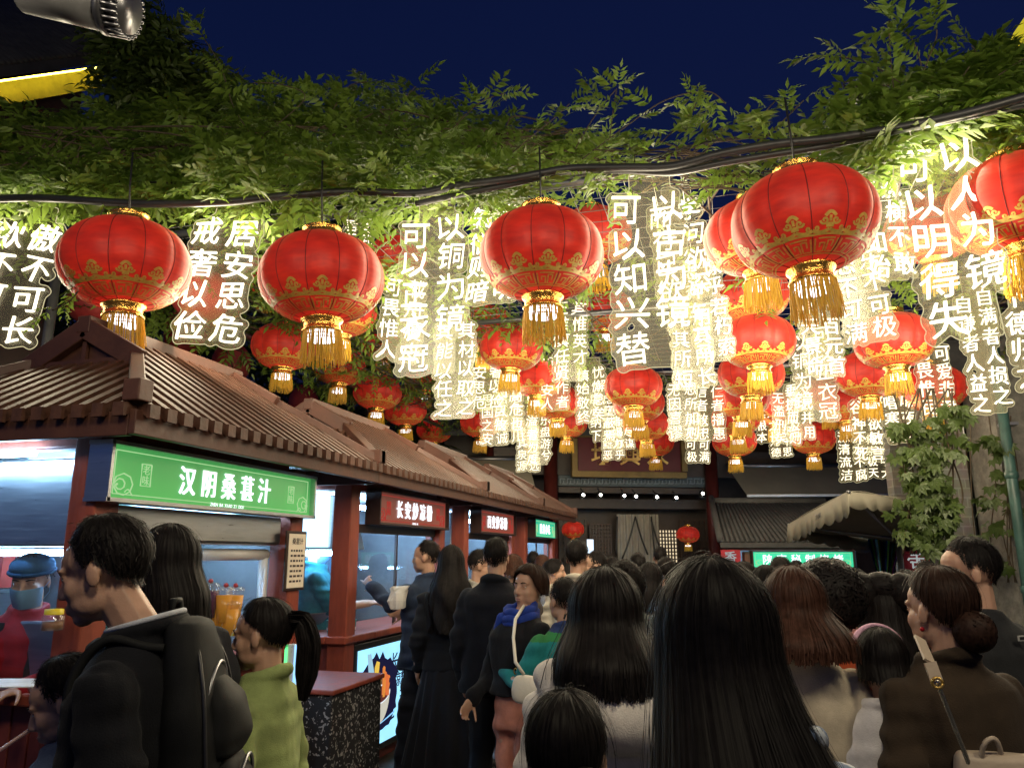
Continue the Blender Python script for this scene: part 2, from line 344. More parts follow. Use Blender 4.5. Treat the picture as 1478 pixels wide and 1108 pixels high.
    while x < xe - .03:
        f_ = max(0, (x - gx) / (xe - gx), (gxw - x) / (gxw - xw)); yt = g0 + (ya - g0) * f_; zt = ze + (yt - ya) / (g0 - ya) * (zg - ze)
        p, q = K(x, yt, zt + .026), K(x, ya - .05, ze - .03 + .026)
        if (q - p).length > .08: r.beam(p, q, .05, .05, 0); r.box(q + Vector((0, -.004, .002)), (.06, .02, .06), 0)
        x += st
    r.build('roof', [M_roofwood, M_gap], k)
    rd = MB(); rd.beam(K(xr, g0 - .06, zr + .04), K(xr, g1 + .06, zr + .04), .09, .1)
    for (gg, ye) in ((g0, ya), (g1, yb)):
        for (a, e) in ((gx, xe), (gxw, xw)):
            p, q = K(a, gg, zg + .05), K(e, ye, ze + .06); rd.beam(p, q, .07, .075); rd.box(q + Vector((0, 0, .03)), (.09, .09, .1))
            rd.beam(K(xr, gg - .03, zr + .02), K(a + (a - xr) * .15, gg - .03, zg + .02), .05, .12)
    rd.build('ridge', M_fascia, k, .006)
    ga = MB(); ga.add([pl(gxw, zg, g1), pl(gx, zg, g1), pl(xr, zr, g1)], [(0, 1, 2)]); ga.build('gable', M_fascia, k)
    ga = MB(); ga.add([pl(gxw, zg, g0), pl(gx, zg, g0), pl(xr, zr, g0)], [(0, 1, 2)])
    ga.box(K(xr, g0 - .02, zg + .13), (.03, .02, .2)); ga.box(K(xr, g0 - .02, zg + .18), (.13, .02, .03)); ga.box(K(xr, g0 - .03, zg + .02), (2 * xg * S, .03, .05)); ga.build('gable', M_fascia, k)
    fa = MB(); fa.rng(K(xe - .02, ya - .02, ze - .115), K(xe + .02, yb - .005, ze + .002)); fa.rng(K(xw, ya - .02, ze - .12), K(xe - .022, ya + .02, ze - .003)); fa.build('fascia', M_fascia, k, .004)
    return k

k1 = kiosk(2.93, 5.52, 'nearest brown tile roofed kiosk with a green juice sign reading 汉阴桑葚汁', '汉阴桑葚汁', M_green, M_steel, 3.02, 4.92, None, M_trimg, 'ZHEN BA XIAO ZI DOU', False, 4.85, xs=.82)
k2 = kiosk(5.54, 8.28, 'second kiosk from the front with a dark red sign reading 长安炒凉粉', '长安炒凉粉', M_brown, M_dark, 6.0, 7.65, None, M_trimr, 'CHANG AN', True, 7.7)
k3 = kiosk(8.3, 10.98, 'third kiosk along the alley with a small red sign reading 西安炒凉粉', '西安炒凉粉', M_brown, M_dark, 8.75, 10.3, None, M_trimr, None, True)
k4 = kiosk(11.0, 13.5, 'farthest kiosk of the left row with a pale green sign by the hall', '陕北小吃', M_teal, M_dark, 11.4, 12.9, None, M_trimg, None, True)

# ---------------------------------------------------------------- far hall, on its own slightly turned plane
FD = 16.5; FA = PSI + R(8); FU = Vector((math.cos(FA), math.sin(FA), 0)); FN = Vector((math.sin(FA), -math.cos(FA), 0)); FO = P(915, 800, FD); FO.z = 0
FT = Matrix((FU, -FN, Vector((0, 0, 1)))).transposed()
def FP(px, py, d=0.0):
    r_ = ray(px, py); o = FO + FN * d; t = (o - CAMP).dot(FN) / r_.dot(FN); return CAMP + r_ * t
def frect(mb, x0, y0, x1, y1, d=0.0, th=.1, m=0):
    a, b = FP((x0 + x1) / 2, y1, d), FP((x0 + x1) / 2, y0, d); l, r_ = FP(x0, (y0 + y1) / 2, d), FP(x1, (y0 + y1) / 2, d)
    z0, z1 = a.z, b.z; c = (l + r_) / 2; c.z = (z0 + z1) / 2
    return mb.box(c - FN * th / 2, ((r_ - l).length, th, z1 - z0), m, FT)
M_hallwall = mat('dark_hall_timber', (.045, .032, .03), .5, var=.4, vs=3)
M_tealbeam = mat('painted_teal_beam', (.05, .075, .09), .5, var=.35, vs=5)
M_cloth = mat('cream_awning_canvas', (.22, .20, .155), .8, var=.12, vs=3)
M_lit = emis('lit_paper_window', (1.0, .8, .5), .9, False)
M_lattice = mat('dark_lattice_wood', (.05, .03, .022), .5)
M_board = mat('red_plaque_lacquer', (.11, .008, .018), .4, var=.2)
M_tile = mat('grey_roof_tiles', (.05, .05, .052), .75, var=.4, vs=8, bump=.3)
M_spotl = emis('spot_bulb', (1, .95, .85), 30)
M_curtain = mat('grey_curtain_cloth', (.34, .32, .29), .8, var=.25, vs=2.5)
hall = empty('timber_hall', FO, 'dark timber hall closing the far end of the alley with a red plaque', 'building')
w = MB(); frect(w, 640, 540, 1330, 930, -1.3, .2); w.build('wall', M_hallwall, hall)
for (x0, x1) in ((786, 806), (1024, 1042), (700, 712), (1292, 1304)):
    a = FP((x0 + x1) / 2, 800, .0); rr = (FP(x1, 800) - FP(x0, 800)).length / 2; p = MB(); p.lathe([(rr * 1.15, 0), (rr * 1.15, .2), (rr, .22), (rr, 4.6)], 20, (a.x, a.y, 0), cap=True); p.build('pillar', M_darkred, hall)
b = MB(); frect(b, 700, 650, 1300, 688, -.1, .25); frect(b, 806, 703, 1024, 712, -.2, .2); frect(b, 806, 720, 1024, 734, -.6, .3); b.build('lintel', M_hallwall, hall, .01)
b = MB(); frect(b, 806, 687, 1024, 702, -.12, .15); b.build('fret_beam', M_tealbeam, hall)
fm = MB()
for i in range(21):
    x = 808 + i * 10.2
    frect(fm, x, 690, x + 8, 691.2, -.10, .03); frect(fm, x, 690, x + 1.2, 698, -.10, .03); frect(fm, x + 3, 697, x + 10, 698.2, -.10, .03); frect(fm, x + 5, 693, x + 6.2, 698, -.10, .03)
fm.build('fret_carving', mat('pale_blue_fretwork', (.2, .24, .28), .6), hall)
pl_ = MB(); frect(pl_, 834, 632, 984, 680, .22, .08); pq = pl_.build('plaque', M_board, hall)
gf = MB(); frect(gf, 826, 680, 992, 689, .3, .16); frect(gf, 826, 624, 992, 632, .3, .16); frect(gf, 826, 632, 834, 680, .3, .16); frect(gf, 984, 632, 992, 680, .3, .16); gf.build('plaque_frame', mat('dull_gold_frame', (.22, .15, .05), .5, .3), pq, .01)
tx = MB(); c = FP(909, 656, .24); write(tx, '坊興永', c, FU, (0, 0, 1), .5, 0, .04, .01, 1.25); tx.build('plaque_lettering', mat('gold_leaf_lettering', (.75, .55, .2), .3, .8), pq)
for (x, y) in ((841, 713), (866, 713), (900, 714), (917, 715), (947, 716), (975, 717), (1013, 711)):
    c = FP(x, y, .15); s_ = MB(); s_.lathe([(.03, .05), (.06, .04), (.07, -.06), (.055, -.09)], 12, c); s_.tube([c + Vector((0, 0, .05)), c + Vector((0, 0, .14)) - FN * .2], .012, 6); so = s_.build('spotlight', M_black, hall)
    e = MB(); e.ell(c + FN * .05 + Vector((0, 0, -.02)), .032); e.build('spotlight_bulb', M_spotl, so)
def lattice(x0, y0, x1, y1, d, lit, nx, ny, name):
    p = MB(); frect(p, x0, y0, x1, y1, d, .04); w = p.build(name, M_lit if lit else M_hallwall, hall)
    q = MB(); tx_ = (x1 - x0) * .035
    for i in range(nx + 1): x = x0 + (x1 - x0) * i / nx; frect(q, x - tx_, y0, x + tx_, y1, d + .05, .035)
    for j in range(ny + 1): y = y0 + (y1 - y0) * j / ny; frect(q, x0, y - tx_, x1, y + tx_, d + .047, .03)
    q.build('lattice', M_lattice, w)
lattice(852, 756, 882, 800, -1.0, False, 7, 8, 'lattice_window'); lattice(952, 764, 978, 812, -1.0, True, 6, 9, 'lattice_window'); lattice(1043, 742, 1067, 766, -1.0, True, 4, 4, 'lattice_window')
lattice(808, 748, 846, 812, -1.1, False, 5, 8, 'lattice_window'); lattice(984, 750, 1020, 812, -1.1, False, 5, 8, 'lattice_window')
c_ = MB(); a, bq = FP(890, 742, -.9), FP(950, 742, -.9); nn = 40; vs = []
for i in range(nn + 1):
    q = a.lerp(bq, i / nn) + FN * .05 * math.sin(i * 1.1); vs += [q, Vector((q.x, q.y, .8))]
c_.add(vs, [(2 * i, 2 * i + 1, 2 * i + 3, 2 * i + 2) for i in range(nn)], 0, True); c_.build('door_curtain', M_curtain, hall)
cb = MB()
for (x0, y0, x1, y1, sg) in ((917, 745, 898, 806, .3), (917, 745, 935, 800, .3), (940, 745, 945, 800, .1), (940, 750, 958, 800, .4), (891, 745, 889, 800, .1)):
    p, q = FP(x0, y0, -.6), FP(x1, y1, -.6); cb.tube([p.lerp(q, t / 8) + Vector((0, 0, -sg * .25 * math.sin(math.pi * t / 8))) for t in range(9)], .02, 6)
cb.build('hanging_cable', M_black, hall)
# hall roof edge above
rf = MB(); A0, A1 = FP(640, 628, 1.0), FP(1330, 628, 1.0); B0, B1 = A0 - FN * 4 + Vector((0, 0, 1.7)), A1 - FN * 4 + Vector((0, 0, 1.7))
rf.hexa([A0, A1, B1, B0, A0 + Vector((0, 0, .14)), A1 + Vector((0, 0, .14)), B1 + Vector((0, 0, .14)), B0 + Vector((0, 0, .14))])
for i in range(60):
    t = (i + .5) / 60; rf.tube([A0.lerp(A1, t) + Vector((0, 0, .15)), B0.lerp(B1, t) + Vector((0, 0, .15))], .05, 6)
rf.build('roof', M_tile, hall)
# canvas awnings on the hall
def awning(x0, y0, x1, y1, label, tilt=.9):
    a, b_ = FP(x0, y0, .1), FP(x1, y0, .1); z1 = FP((x0 + x1) / 2, y1, .1 + tilt).z; d = Vector((0, 0, z1 - a.z)) + FN * tilt
    k = empty('canvas_awning', (a + b_) / 2 + Vector((0, 0, -.6)), label, 'awning', 'cream awnings on the hall')
    m = MB(); m.hexa([a + d, b_ + d, b_, a, a + d + Vector((0, 0, .02)), b_ + d + Vector((0, 0, .02)), b_ + Vector((0, 0, .02)), a + Vector((0, 0, .02))]); m.build('canvas', M_cloth, k)
    t = MB(); t.tube([a + Vector((0, 0, .03)), b_ + Vector((0, 0, .03))], .06, 10); t.build('roller', M_dksteel, k)
    t = MB(); t.tube([a + d, b_ + d], .03, 8); t.build('front_bar', M_white, k)
awning(1050, 674, 1285, 716, 'long cream canvas awning right of the red pillar on the hall')
awning(655, 664, 762, 706, 'cream canvas awning behind the farthest kiosk roof left of the plaque')

# ---------------------------------------------------------------- green-signed stall and its tiled roof at the right
SU = Vector((math.cos(PSI), math.sin(PSI), 0)); SN = Vector((math.sin(PSI), -math.cos(PSI), 0)); ST = Matrix((SU, -SN, Vector((0, 0, 1)))).transposed()
def cr(mb, x0, y0, x1, y1, D, th=.1, m=0):   # upright box facing the alley's near end
    a, b_ = P(x0, y1, D), P(x1, y0, D); c = (P(x0, (y0 + y1) / 2, D) + P(x1, (y0 + y1) / 2, D)) / 2
    z0, z1 = P((x0 + x1) / 2, y1, D).z, P((x0 + x1) / 2, y0, D).z; c.z = (z0 + z1) / 2
    return mb.box(c - SN * th / 2, ((x1 - x0) / F * D, th, z1 - z0), m, ST)
st = empty('snack_stall', (*P(1160, 800, 13).xy, 0), 'snack stall with a bright green sign under a grey tiled roof on the right', 'food stall')
m = MB(); cr(m, 1050, 788, 1275, 794, 12.8, .3); m.build('fascia', M_darkred, st)
m = MB(); A0, A1 = P(1040, 790, 12.7), P(1290, 790, 12.7); B0, B1 = A0 + SN * -1.8 + Vector((0, 0, .75)) + SU * .35, A1 + SN * -1.8 + Vector((0, 0, .75)) - SU * .35
m.hexa([A0, A1, B1, B0, A0 + Vector((0, 0, .08)), A1 + Vector((0, 0, .08)), B1 + Vector((0, 0, .08)), B0 + Vector((0, 0, .08))])
for i in range(34): t = (i + .5) / 34; m.tube([A0.lerp(A1, t) + Vector((0, 0, .1)), B0.lerp(B1, t) + Vector((0, 0, .1))], .03, 6)
m.tube([A0 + Vector((0, 0, .12)), B0 + Vector((0, 0, .2))], .06, 6); m.tube([B0 + Vector((0, 0, .12)), B1 + Vector((0, 0, .12))], .08, 6); m.build('roof', M_tile, st)
c = P(1159, 807, 12.6); sign_board(st, c, SU, 146 / F * 12.6, 23 / F * 12.6, M_teal, '陕南秘制烧烤', .17, M_dark, 1.0, None, None, '陕', .1, M_trimg)
for x in (1078, 1226): m = MB(); cr(m, x, 796, x + 10, 905, 12.9, .15); m.build('post', M_redpaint, st)
m = MB(); cr(m, 1070, 790, 1240, 905, 14.6, .1); m.build('back_wall', M_inter, st)
m = MB(); cr(m, 1080, 870, 1235, 905, 12.8, .3); m.build('counter', M_redwall, st)
m = MB(); m.tube([P(1095, 822, 13.3), P(1222, 822, 13.3)], .025, 8); m.build('lamp_tube', M_tube, st)
m = MB(); cr(m, 1078, 818, 1095, 840, 12.75, .02); mb_ = m.build('price_board', emis('blue_white_board', (.5, .85, 1), 1.0, False), st)
m = MB()
for i in range(5): cr(m, 1080, 822 + i * 3.4, 1080 + 4 + (i * 37 % 9), 823.3 + i * 3.4, 12.73, .01)
m.build('price_lines', M_black, mb_)
M_banner = mat('red_banner_cloth', (.35, .015, .03), .7, var=.2)
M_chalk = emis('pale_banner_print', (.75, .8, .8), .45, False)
def banner(x0, y0, x1, y1, D, text, label):
    k = empty('cloth_banner', P((x0 + x1) / 2, y1, D), label, 'banner', 'red banners by the stalls')
    m = MB(); cr(m, x0, y0, x1, y1, D, .02); m.build('banner_cloth', M_banner, k)
    t = MB(); c = P((x0 + x1) / 2, (y0 + y1) / 2, D - .03); write(t, text, c, SU, (0, 0, 1), (x1 - x0) / F * D * .62, 0, .02, .01, 1.0, True, 1, True)
    for i in range(22): q = P(random.uniform(x0 + 2, x1 - 2), random.uniform(y0 + 2, y1 - 2), D - .02); t.box(q, (.035, .01, .02), 0, Matrix.Rotation(random.uniform(0, 3), 3, SN))
    t.build('banner_print', M_chalk, k)
banner(1042, 793, 1070, 850, 12.6, '香辣味', 'red banner with 香辣味 lettering left of the green signed stall')
banner(1308, 795, 1345, 870, 9.5, '舌大片', 'speckled red banner with white characters beside the ivy on the right')
# folded parasol cloth in rainbow stripes
fl = MB(); cols = [(.02, .1, .5), (.15, .5, .1), (.04, .03, .06), (.1, .35, .5), (.3, .5, .05), (.25, .03, .2), (.05, .05, .3)]
for i in range(14):
    x0, x1 = 1252 + i * 3.6, 1252 + (i + 1) * 3.6; b0, b1 = 1268 + i * 1.4, 1268 + (i + 1) * 1.4; d0, d1 = 10.6 + .12 * math.sin(i * 1.3), 10.6 + .12 * math.sin((i + 1) * 1.3)
    fl.add([P(x0, 778, d0), P(x1, 778, d1), P(b1, 838, d1), P(b0, 838, d0)], [(0, 1, 2, 3)], i % 7)
    fl.add([P(x0, 778, d0 + .25), P(x1, 778, d1 + .25), P(b1, 838, d1 + .2), P(b0, 838, d0 + .2)], [(3, 2, 1, 0)], i % 7)
kf = empty('hanging_flag', P(1278, 838, 10.6), 'gathered flag cloth in blue, green and purple stripes below the canvas canopy', 'flag')
fl.build('flag_cloth', [mat('flag_stripe', c, .7, var=.2) for c in cols], kf); MB().tube([P(1280, 740, 10.7), P(1280, 850, 10.7)], .02).build('flag_pole', M_black, kf)

# ---------------------------------------------------------------- beige canvas canopy
cp = empty('canvas_canopy', (*P(1240, 790, 9.5).xy, 0), 'beige canvas canopy with a scalloped valance beside the ivy', 'canopy')
A, B_, C_, D_ = P(1224, 709, 8), P(1137, 757, 10.4), P(1345, 796, 11), P(1345, 722, 8.6)
m = MB(); N = 10; vs = []
for i in range(N + 1):
    for j in range(N + 1):
        u_, v_ = i / N, j / N; q = A.lerp(B_, u_).lerp(D_.lerp(C_, u_), v_); q.z += -.10 * math.sin(math.pi * u_) * math.sin(math.pi * v_) + .02 * math.sin(9 * v_ + 3 * u_); vs.append(q)
m.add(vs, [(i * 11 + j, i * 11 + j + 1, i * 11 + j + 12, i * 11 + j + 11) for i in range(N) for j in range(N)], 0, True)
o = m.build('canvas', M_cloth, cp); sol = o.modifiers.new('thick', 'SOLIDIFY'); sol.thickness = .006
def valance(p, q, h, nsc, name):
    m = MB(); N = nsc * 6; vs = []
    for i in range(N + 1):
        t = i / N; a = p.lerp(q, t); vs += [a, a + Vector((.03 * math.sin(t * 11), .03 * math.cos(t * 9), -h * (1 + .22 * abs(math.sin(t * nsc * math.pi)))))]
    m.add(vs, [(2 * i, 2 * i + 1, 2 * i + 3, 2 * i + 2) for i in range(N)], 0, True); o = m.build(name, M_cloth, cp); s = o.modifiers.new('thick', 'SOLIDIFY'); s.thickness = .004; return o
v1 = valance(A, B_, .21, 9, 'valance'); valance(A, D_, .15, 6, 'valance'); valance(B_, C_, .16, 9, 'valance')
m = MB(); nrm = (B_ - A).normalized(); c = A.lerp(B_, .42) + Vector((0, 0, -.1)); 
ou = Vector((0, 0, 1)).cross(nrm)
write(m, 'XIAN', c - ou * .012 * 0 + Vector((-.02, -.03, 0)), -nrm, (0, 0, 1), .09, 0, .01); m.build('valance_print', M_dksteel, v1)
m = MB()
for q in (A, B_, C_, D_): m.tube([q, A.lerp(C_, .5) + Vector((0, 0, -.15))], .018)
m.build('canopy_arm', M_dksteel, cp); MB().tube([A.lerp(C_, .5) + Vector((0, 0, -.1)), (*A.lerp(C_, .5).xy, 0)], .035).build('pole', M_dksteel, cp)

# ---------------------------------------------------------------- right side: brick house corner, drainpipe
M_brick = brick_mat('grey_brick', (.26, .245, .225), (.2, .19, .175), (.33, .32, .3), 2.2)
hs = empty('brick_house', (*P(1430, 800, 9).xy, 0), 'grey brick house with a carved pillar behind the ivy on the right', 'building')
m = MB(); cr(m, 1372, 560, 1410, 1000, 9.2, .5); m.build('brick_pillar', M_brick, hs)
m = MB(); cr(m, 1408, 500, 1460, 1000, 9.6, .2); m.build('dark_window', mat('dark_window_pane', (.02, .025, .025), .1, var=.2), hs)
m = MB(); cr(m, 1452, 430, 1560, 1000, 8.8, .6); m.build('carved_pillar', mat('weathered_carved_stone', (.2, .19, .17), .85, var=.4, vs=10, bump=1, bs=18), hs)
m = MB(); cr(m, 1350, 480, 1480, 545, 9.4, .5); m.build('eave', M_tile, hs)
m = MB(); cr(m, 1300, 590, 1560, 1000, 11.5, .2); m.build('back_wall', M_brick, hs)
dp = empty('drainpipe', (*P(1462, 800, 8.3).xy, 0), 'teal painted drainpipe running down the brick house', 'pipe')
m = MB(); q = P(1462, 700, 8.3); m.tube([(q.x, q.y, 0), (q.x, q.y, 4.2)], .055, 14); 
for z in (1.2, 2.4, 3.4): m.lathe([(.055, z), (.068, z + .01), (.068, z + .07), (.055, z + .08)], 14, (q.x, q.y, 0))
m.build('pipe', mat('teal_pipe_paint', (.045, .10, .09), .45, var=.3), dp)
for z in (1.7, 3.0): MB().box((q.x + .05, q.y + .05, z), (.16, .16, .03)).build('bracket', M_dksteel, dp)

# ---------------------------------------------------------------- dark house behind the vines at upper left with a lit eave
lh = empty('tiled_house', (*P(60, 200, 9).xy, 0), 'dark tiled house above the vines at upper left with a yellow lit eave', 'building')
HU = (P(200, 80, 10.5) - P(-80, 125, 8)); HU.z = 0; HU.normalize(); HNn = Vector((HU.y, -HU.x, 0))
e0 = P(-120, 128, 8.2); e1 = P(178, 88, 10.6)
m = MB(); up = Vector((0, 0, .05)); bk = -HNn * 3.2 + Vector((0, 0, 2.4)); m.hexa([e0, e1, e1 + bk, e0 + bk, e0 + up * 3, e1 + up * 3, e1 + bk + up * 3, e0 + bk + up * 3])
for i in range(36): t = (i + .5) / 36; m.tube([e0.lerp(e1, t) + Vector((0, 0, .17)), e0.lerp(e1, t) + bk + Vector((0, 0, .17))], .05, 6)
m.build('roof', mat('black_roof_tiles', (.03, .03, .035), .7, var=.4), lh)
m = MB(); dn = Vector((0, 0, -.33)); bb = -HNn * .35; m.hexa([e0 + bb + dn * 1.1, e1 + bb + dn, e1 + bb + dn - HNn * .1, e0 + bb + dn * 1.1 - HNn * .1, e0 + bb, e1 + bb, e1 + bb - HNn * .1, e0 + bb - HNn * .1]); m.build('eave_board', mat('ochre_eave_board', (.5, .42, .06), .6, var=.35, vs=3), lh)
m = MB(); m.tube([e0 + bb + HNn * .2 + Vector((0, 0, -.03)), e1 + bb + HNn * .2 + Vector((0, 0, -.03))], .012); m.build('light_strip', emis('yellow_led_strip', (1, .8, .08), 16), lh)
m = MB(); m.hexa([Vector((*(e0 + bb * 2).xy, 0)), Vector((*(e1 + bb * 2).xy, 0)), Vector((*(e1 + bk).xy, 0)), Vector((*(e0 + bk).xy, 0)), e0 + bb * 2 + dn, e1 + bb * 2 + dn, e1 + bk + dn, e0 + bk + dn]); m.build('wall', M_dark, lh)
rh = empty('lit_eave_house', (*P(1500, 60, 9).xy, 0), 'corner of a house eave lit yellow at the upper right edge', 'building')
e0, e1 = P(1466, 70, 9), P(1560, -60, 7.5); m = MB(); m.hexa([e0, e1, e1 + Vector((.1, 1, 0)), e0 + Vector((.1, 1, 0)), e0 + up * 4, e1 + up * 4, e1 + Vector((.1, 1, .2)), e0 + Vector((.1, 1, .2))]); m.build('eave_board', mat('ochre_eave_glow', (.5, .42, .06), .6, emit=(.9, .8, .03), es=.5), rh)  # board glows itself to stand in for yellow light falling on it
q = P(1520, 60, 9); MB().rng((q.x - .2, q.y + .4, 0), (q.x + 3, q.y + 2.5, q.z - .2)).build('wall', M_dark, rh)

# ---------------------------------------------------------------- ribbed floodlight over the near left
fl_ = empty('flood_lamp', P(60, 10, 2.6), 'ribbed grey cylindrical floodlight hanging above the near left corner', 'lamp')
a, b_ = P(40, -18, 2.6), P(160, 10, 2.6); m = MB(); m.tube([a, b_], .085, 24); m.build('housing', mat('grey_lamp_housing', (.2, .2, .21), .4, .3), fl_, 0)
d = (b_ - a).normalized(); m = MB()
for i in range(26): t = 2 * math.pi * i / 26; s1 = d.cross(Vector((0, 0, 1))).normalized(); s2 = s1.cross(d); o_ = (s1 * math.cos(t) + s2 * math.sin(t)) * .088; m.tube([b_ + o_, b_ + d * .07 + o_ * .98], .006, 5)
m.tube([b_ - d * .01, b_ + d * .015], .095, 24); m.tube([b_ + d * .02, b_ + d * .07], .075, 20); m.build('heat_sink', M_dksteel, fl_)
MB().tube([a + d * .1, a + d * .1 + Vector((-.3, .2, .5))], .02).build('bracket', M_black, fl_)
# ================================================================ lanterns
CZ = 4.05      # height of the vine trellis
def satin():
    m, n, l, b = nodes('red_lantern_satin'); tc = n.new('ShaderNodeTexCoord'); t = n.new('ShaderNodeTexNoise'); t.inputs['Scale'].default_value = 5; t.inputs['Detail'].default_value = 5
    mp = n.new('ShaderNodeMapping'); mp.inputs['Scale'].default_value = (1, 1, 3.5); l.new(tc.outputs['Object'], mp.inputs[0]); l.new(mp.outputs[0], t.inputs[0])
    r = n.new('ShaderNodeValToRGB'); r.color_ramp.elements[0].color = (.40, .018, .015, 1); r.color_ramp.elements[1].color = (.62, .035, .02, 1); r.color_ramp.elements[0].position = .3; r.color_ramp.elements[1].position = .7
    l.new(t.outputs[0], r.inputs[0]); l.new(r.outputs[0], b.inputs['Base Color']); b.inputs['Roughness'].default_value = .5; b.inputs['Sheen Weight'].default_value = .4; b.inputs['Sheen Tint'].default_value = (1, .5, .3, 1)
    bp = n.new('ShaderNodeBump'); bp.inputs['Strength'].default_value = .25; bp.inputs['Distance'].default_value = .02; l.new(t.outputs[0], bp.inputs['Height']); l.new(bp.outputs[0], b.inputs['Normal'])
    tr = n.new('ShaderNodeBsdfTranslucent'); l.new(r.outputs[0], tr.inputs[0]); mx = n.new('ShaderNodeMixShader'); mx.inputs[0].default_value = .42
    l.new(b.outputs[0], mx.inputs[1]); l.new(tr.outputs[0], mx.inputs[2]); l.new(mx.outputs[0], n['Material Output'].inputs[0]); return m
M_satin = satin(); M_seam = mat('dark_red_seam', (.12, .006, .006), .6, var=0)
M_scroll = mat('gold_embroidery', (.46, .30, .06), .5, 0, var=.3, vs=30)
M_tassel = mat('yellow_silk_fringe', (.72, .46, .03), .5, var=.3, vs=60, sheen=.3)
_n = M_tassel.node_tree; _b = _n.nodes['Principled BSDF']; _t = _n.nodes.new('ShaderNodeBsdfTranslucent'); _t.inputs[0].default_value = (.8, .5, .04, 1); _x = _n.nodes.new('ShaderNodeMixShader'); _x.inputs[0].default_value = .45
_n.links.new(_b.outputs[0], _x.inputs[1]); _n.links.new(_t.outputs[0], _x.inputs[2]); _n.links.new(_x.outputs[0], _n.nodes['Material Output'].inputs[0])
M_ring = mat('gold_foil_ring', (.75, .42, .10), .22, .9, var=.3, vs=25, bump=.6, bs=50)
M_bulb = emis('lantern_bulb', (1.0, .82, .6), 40)
def lsurf(ph, th, off=0.0):
    """th from 0 (top) to pi (bottom); twelve panels pinched at the ribs"""
    n = 12; a = (ph * n / (2 * math.pi)) % 1; k = 1 - .035 * (1 - math.sin(math.pi * a)) ** 1.5 * math.sin(th)
    e = abs(math.cos(th)) ; r = (.5 + off) * (math.sin(th) ** .88) * k; z = (.36 + off) * math.copysign(e ** .95, math.cos(th)); return Vector((r * math.cos(ph), r * math.sin(ph), z))
T0, T1 = .27, math.pi - .30
def lantern_meshes():
    out = {}; N, Kk = 96, 28; v = []; f = []
    for i in range(Kk + 1):
        th = T0 + (T1 - T0) * i / Kk
        for j in range(N): v.append(lsurf(2 * math.pi * j / N, th))
    f = [(i * N + j, (i + 1) * N + j, (i + 1) * N + (j + 1) % N, i * N + (j + 1) % N) for i in range(Kk) for j in range(N)]
    out['shade'] = mesh_np('shade', np.array(v), f, [M_satin], None, True)
    m = MB()
    for k in range(12):
        ph = 2 * math.pi * k / 12; m.tube([lsurf(ph, T0 + (T1 - T0) * i / 24, .001) for i in range(25)], .0035, 5, 0, False)
    out['seam'] = m
    g = MB()
    def strip(pts, w):   # pts: (dphi, th)
        for q in pts: pass
        ps = [lsurf(p[0], p[1], .004) for p in pts]; vs = []
        for i, p in enumerate(ps):
            t = (ps[min(i + 1, len(ps) - 1)] - ps[max(0, i - 1)]).normalized(); nn = Vector((p.x, p.y, p.z * 1.6)).normalized(); s = t.cross(nn) * w; vs += [p - s, p + s]
        g.add(vs, [(2 * i, 2 * i + 1, 2 * i + 3, 2 * i + 2) for i in range(len(ps) - 1)], 0, True)
    def disc(c, t, r):
        pass
    for k in range(12):
        c = 2 * math.pi * (k + .5) / 12; h = math.pi / 12
        tb = 2.13; sc = .1
        for sg in (-1, 1):   # spirals of the cloud motif
            strip([(c + sg * (.085 + (.062 - .004 * q) * math.cos(q * .55)), tb - .02 + (.075 - .005 * q) * math.sin(q * .55)) for q in range(15)], .0075)
            strip([(c + sg * (.20 + (.040 - .003 * q) * math.cos(q * .6 + 1)), tb + .10 + (.05 - .004 * q) * math.sin(q * .6 + 1)) for q in range(12)], .0065)
            strip([(c + sg * h * t_ / 8, tb + .13 + .05 * math.sin(t_ / 8 * math.pi)) for t_ in range(9)], .012)
        strip([(c - .075 + .15 * t_ / 10, tb - .09 - .07 * math.sin(math.pi * t_ / 10)) for t_ in range(11)], .011)
        strip([(c - .02 + .04 * t_ / 4, tb - .05) for t_ in range(5)], .02)
        strip([(c - .06 + .12 * t_ / 5, tb + .06) for t_ in range(6)], .016)
        th0, th1 = 2.40, 2.70
        def fr(a, b_): return (c + (a - .5) * 2 * h, th0 + (th1 - th0) * b_)
        for pl in ([(.08, .05), (.08, .9), (.45, .9), (.45, .35), (.26, .35), (.26, .62)], [(.92, .05), (.92, .9), (.56, .9), (.56, .2), (.76, .2), (.76, .6)], [(.2, .05), (.8, .05)], [(0, 1.05), (1, 1.05)]):
            pp = []
            for a, b_ in zip(pl, pl[1:]): pp += [fr(a[0] + (b_[0] - a[0]) * t_ / 3, a[1] + (b_[1] - a[1]) * t_ / 3) for t_ in range(3)]
            pp.append(fr(*pl[-1])); strip(pp, .0055)
    for th in (2.34,): strip([(2 * math.pi * t_ / 96, th) for t_ in range(97)], .008)
    out['gold_trim'] = g
    zt = lsurf(0, T0).z; zb = lsurf(0, T1).z; rt = lsurf(0, T0).x; rb = lsurf(0, T1).x
    c = MB(); c.lathe([(rt * .9, zt - .01), (rt * 1.08, zt), (rt * 1.05, zt + .02), (rt * .93, zt + .035), (rt * .95, zt + .06), (rt * 1.04, zt + .075), (rt * .9, zt + .085), (rt * .3, zt + .07)], 28); out['top_collar'] = c
    c = MB(); c.lathe([(rb * .9, zb + .01), (rb * 1.0, zb), (rb * .97, zb - .02), (rb * .84, zb - .04), (rb * .86, zb - .085), (rb * .95, zb - .1), (rb * .9, zb - .112), (rb * .8, zb - .1)], 28); out['bottom_ring'] = c
    t = MB(); rr = random.Random(3)
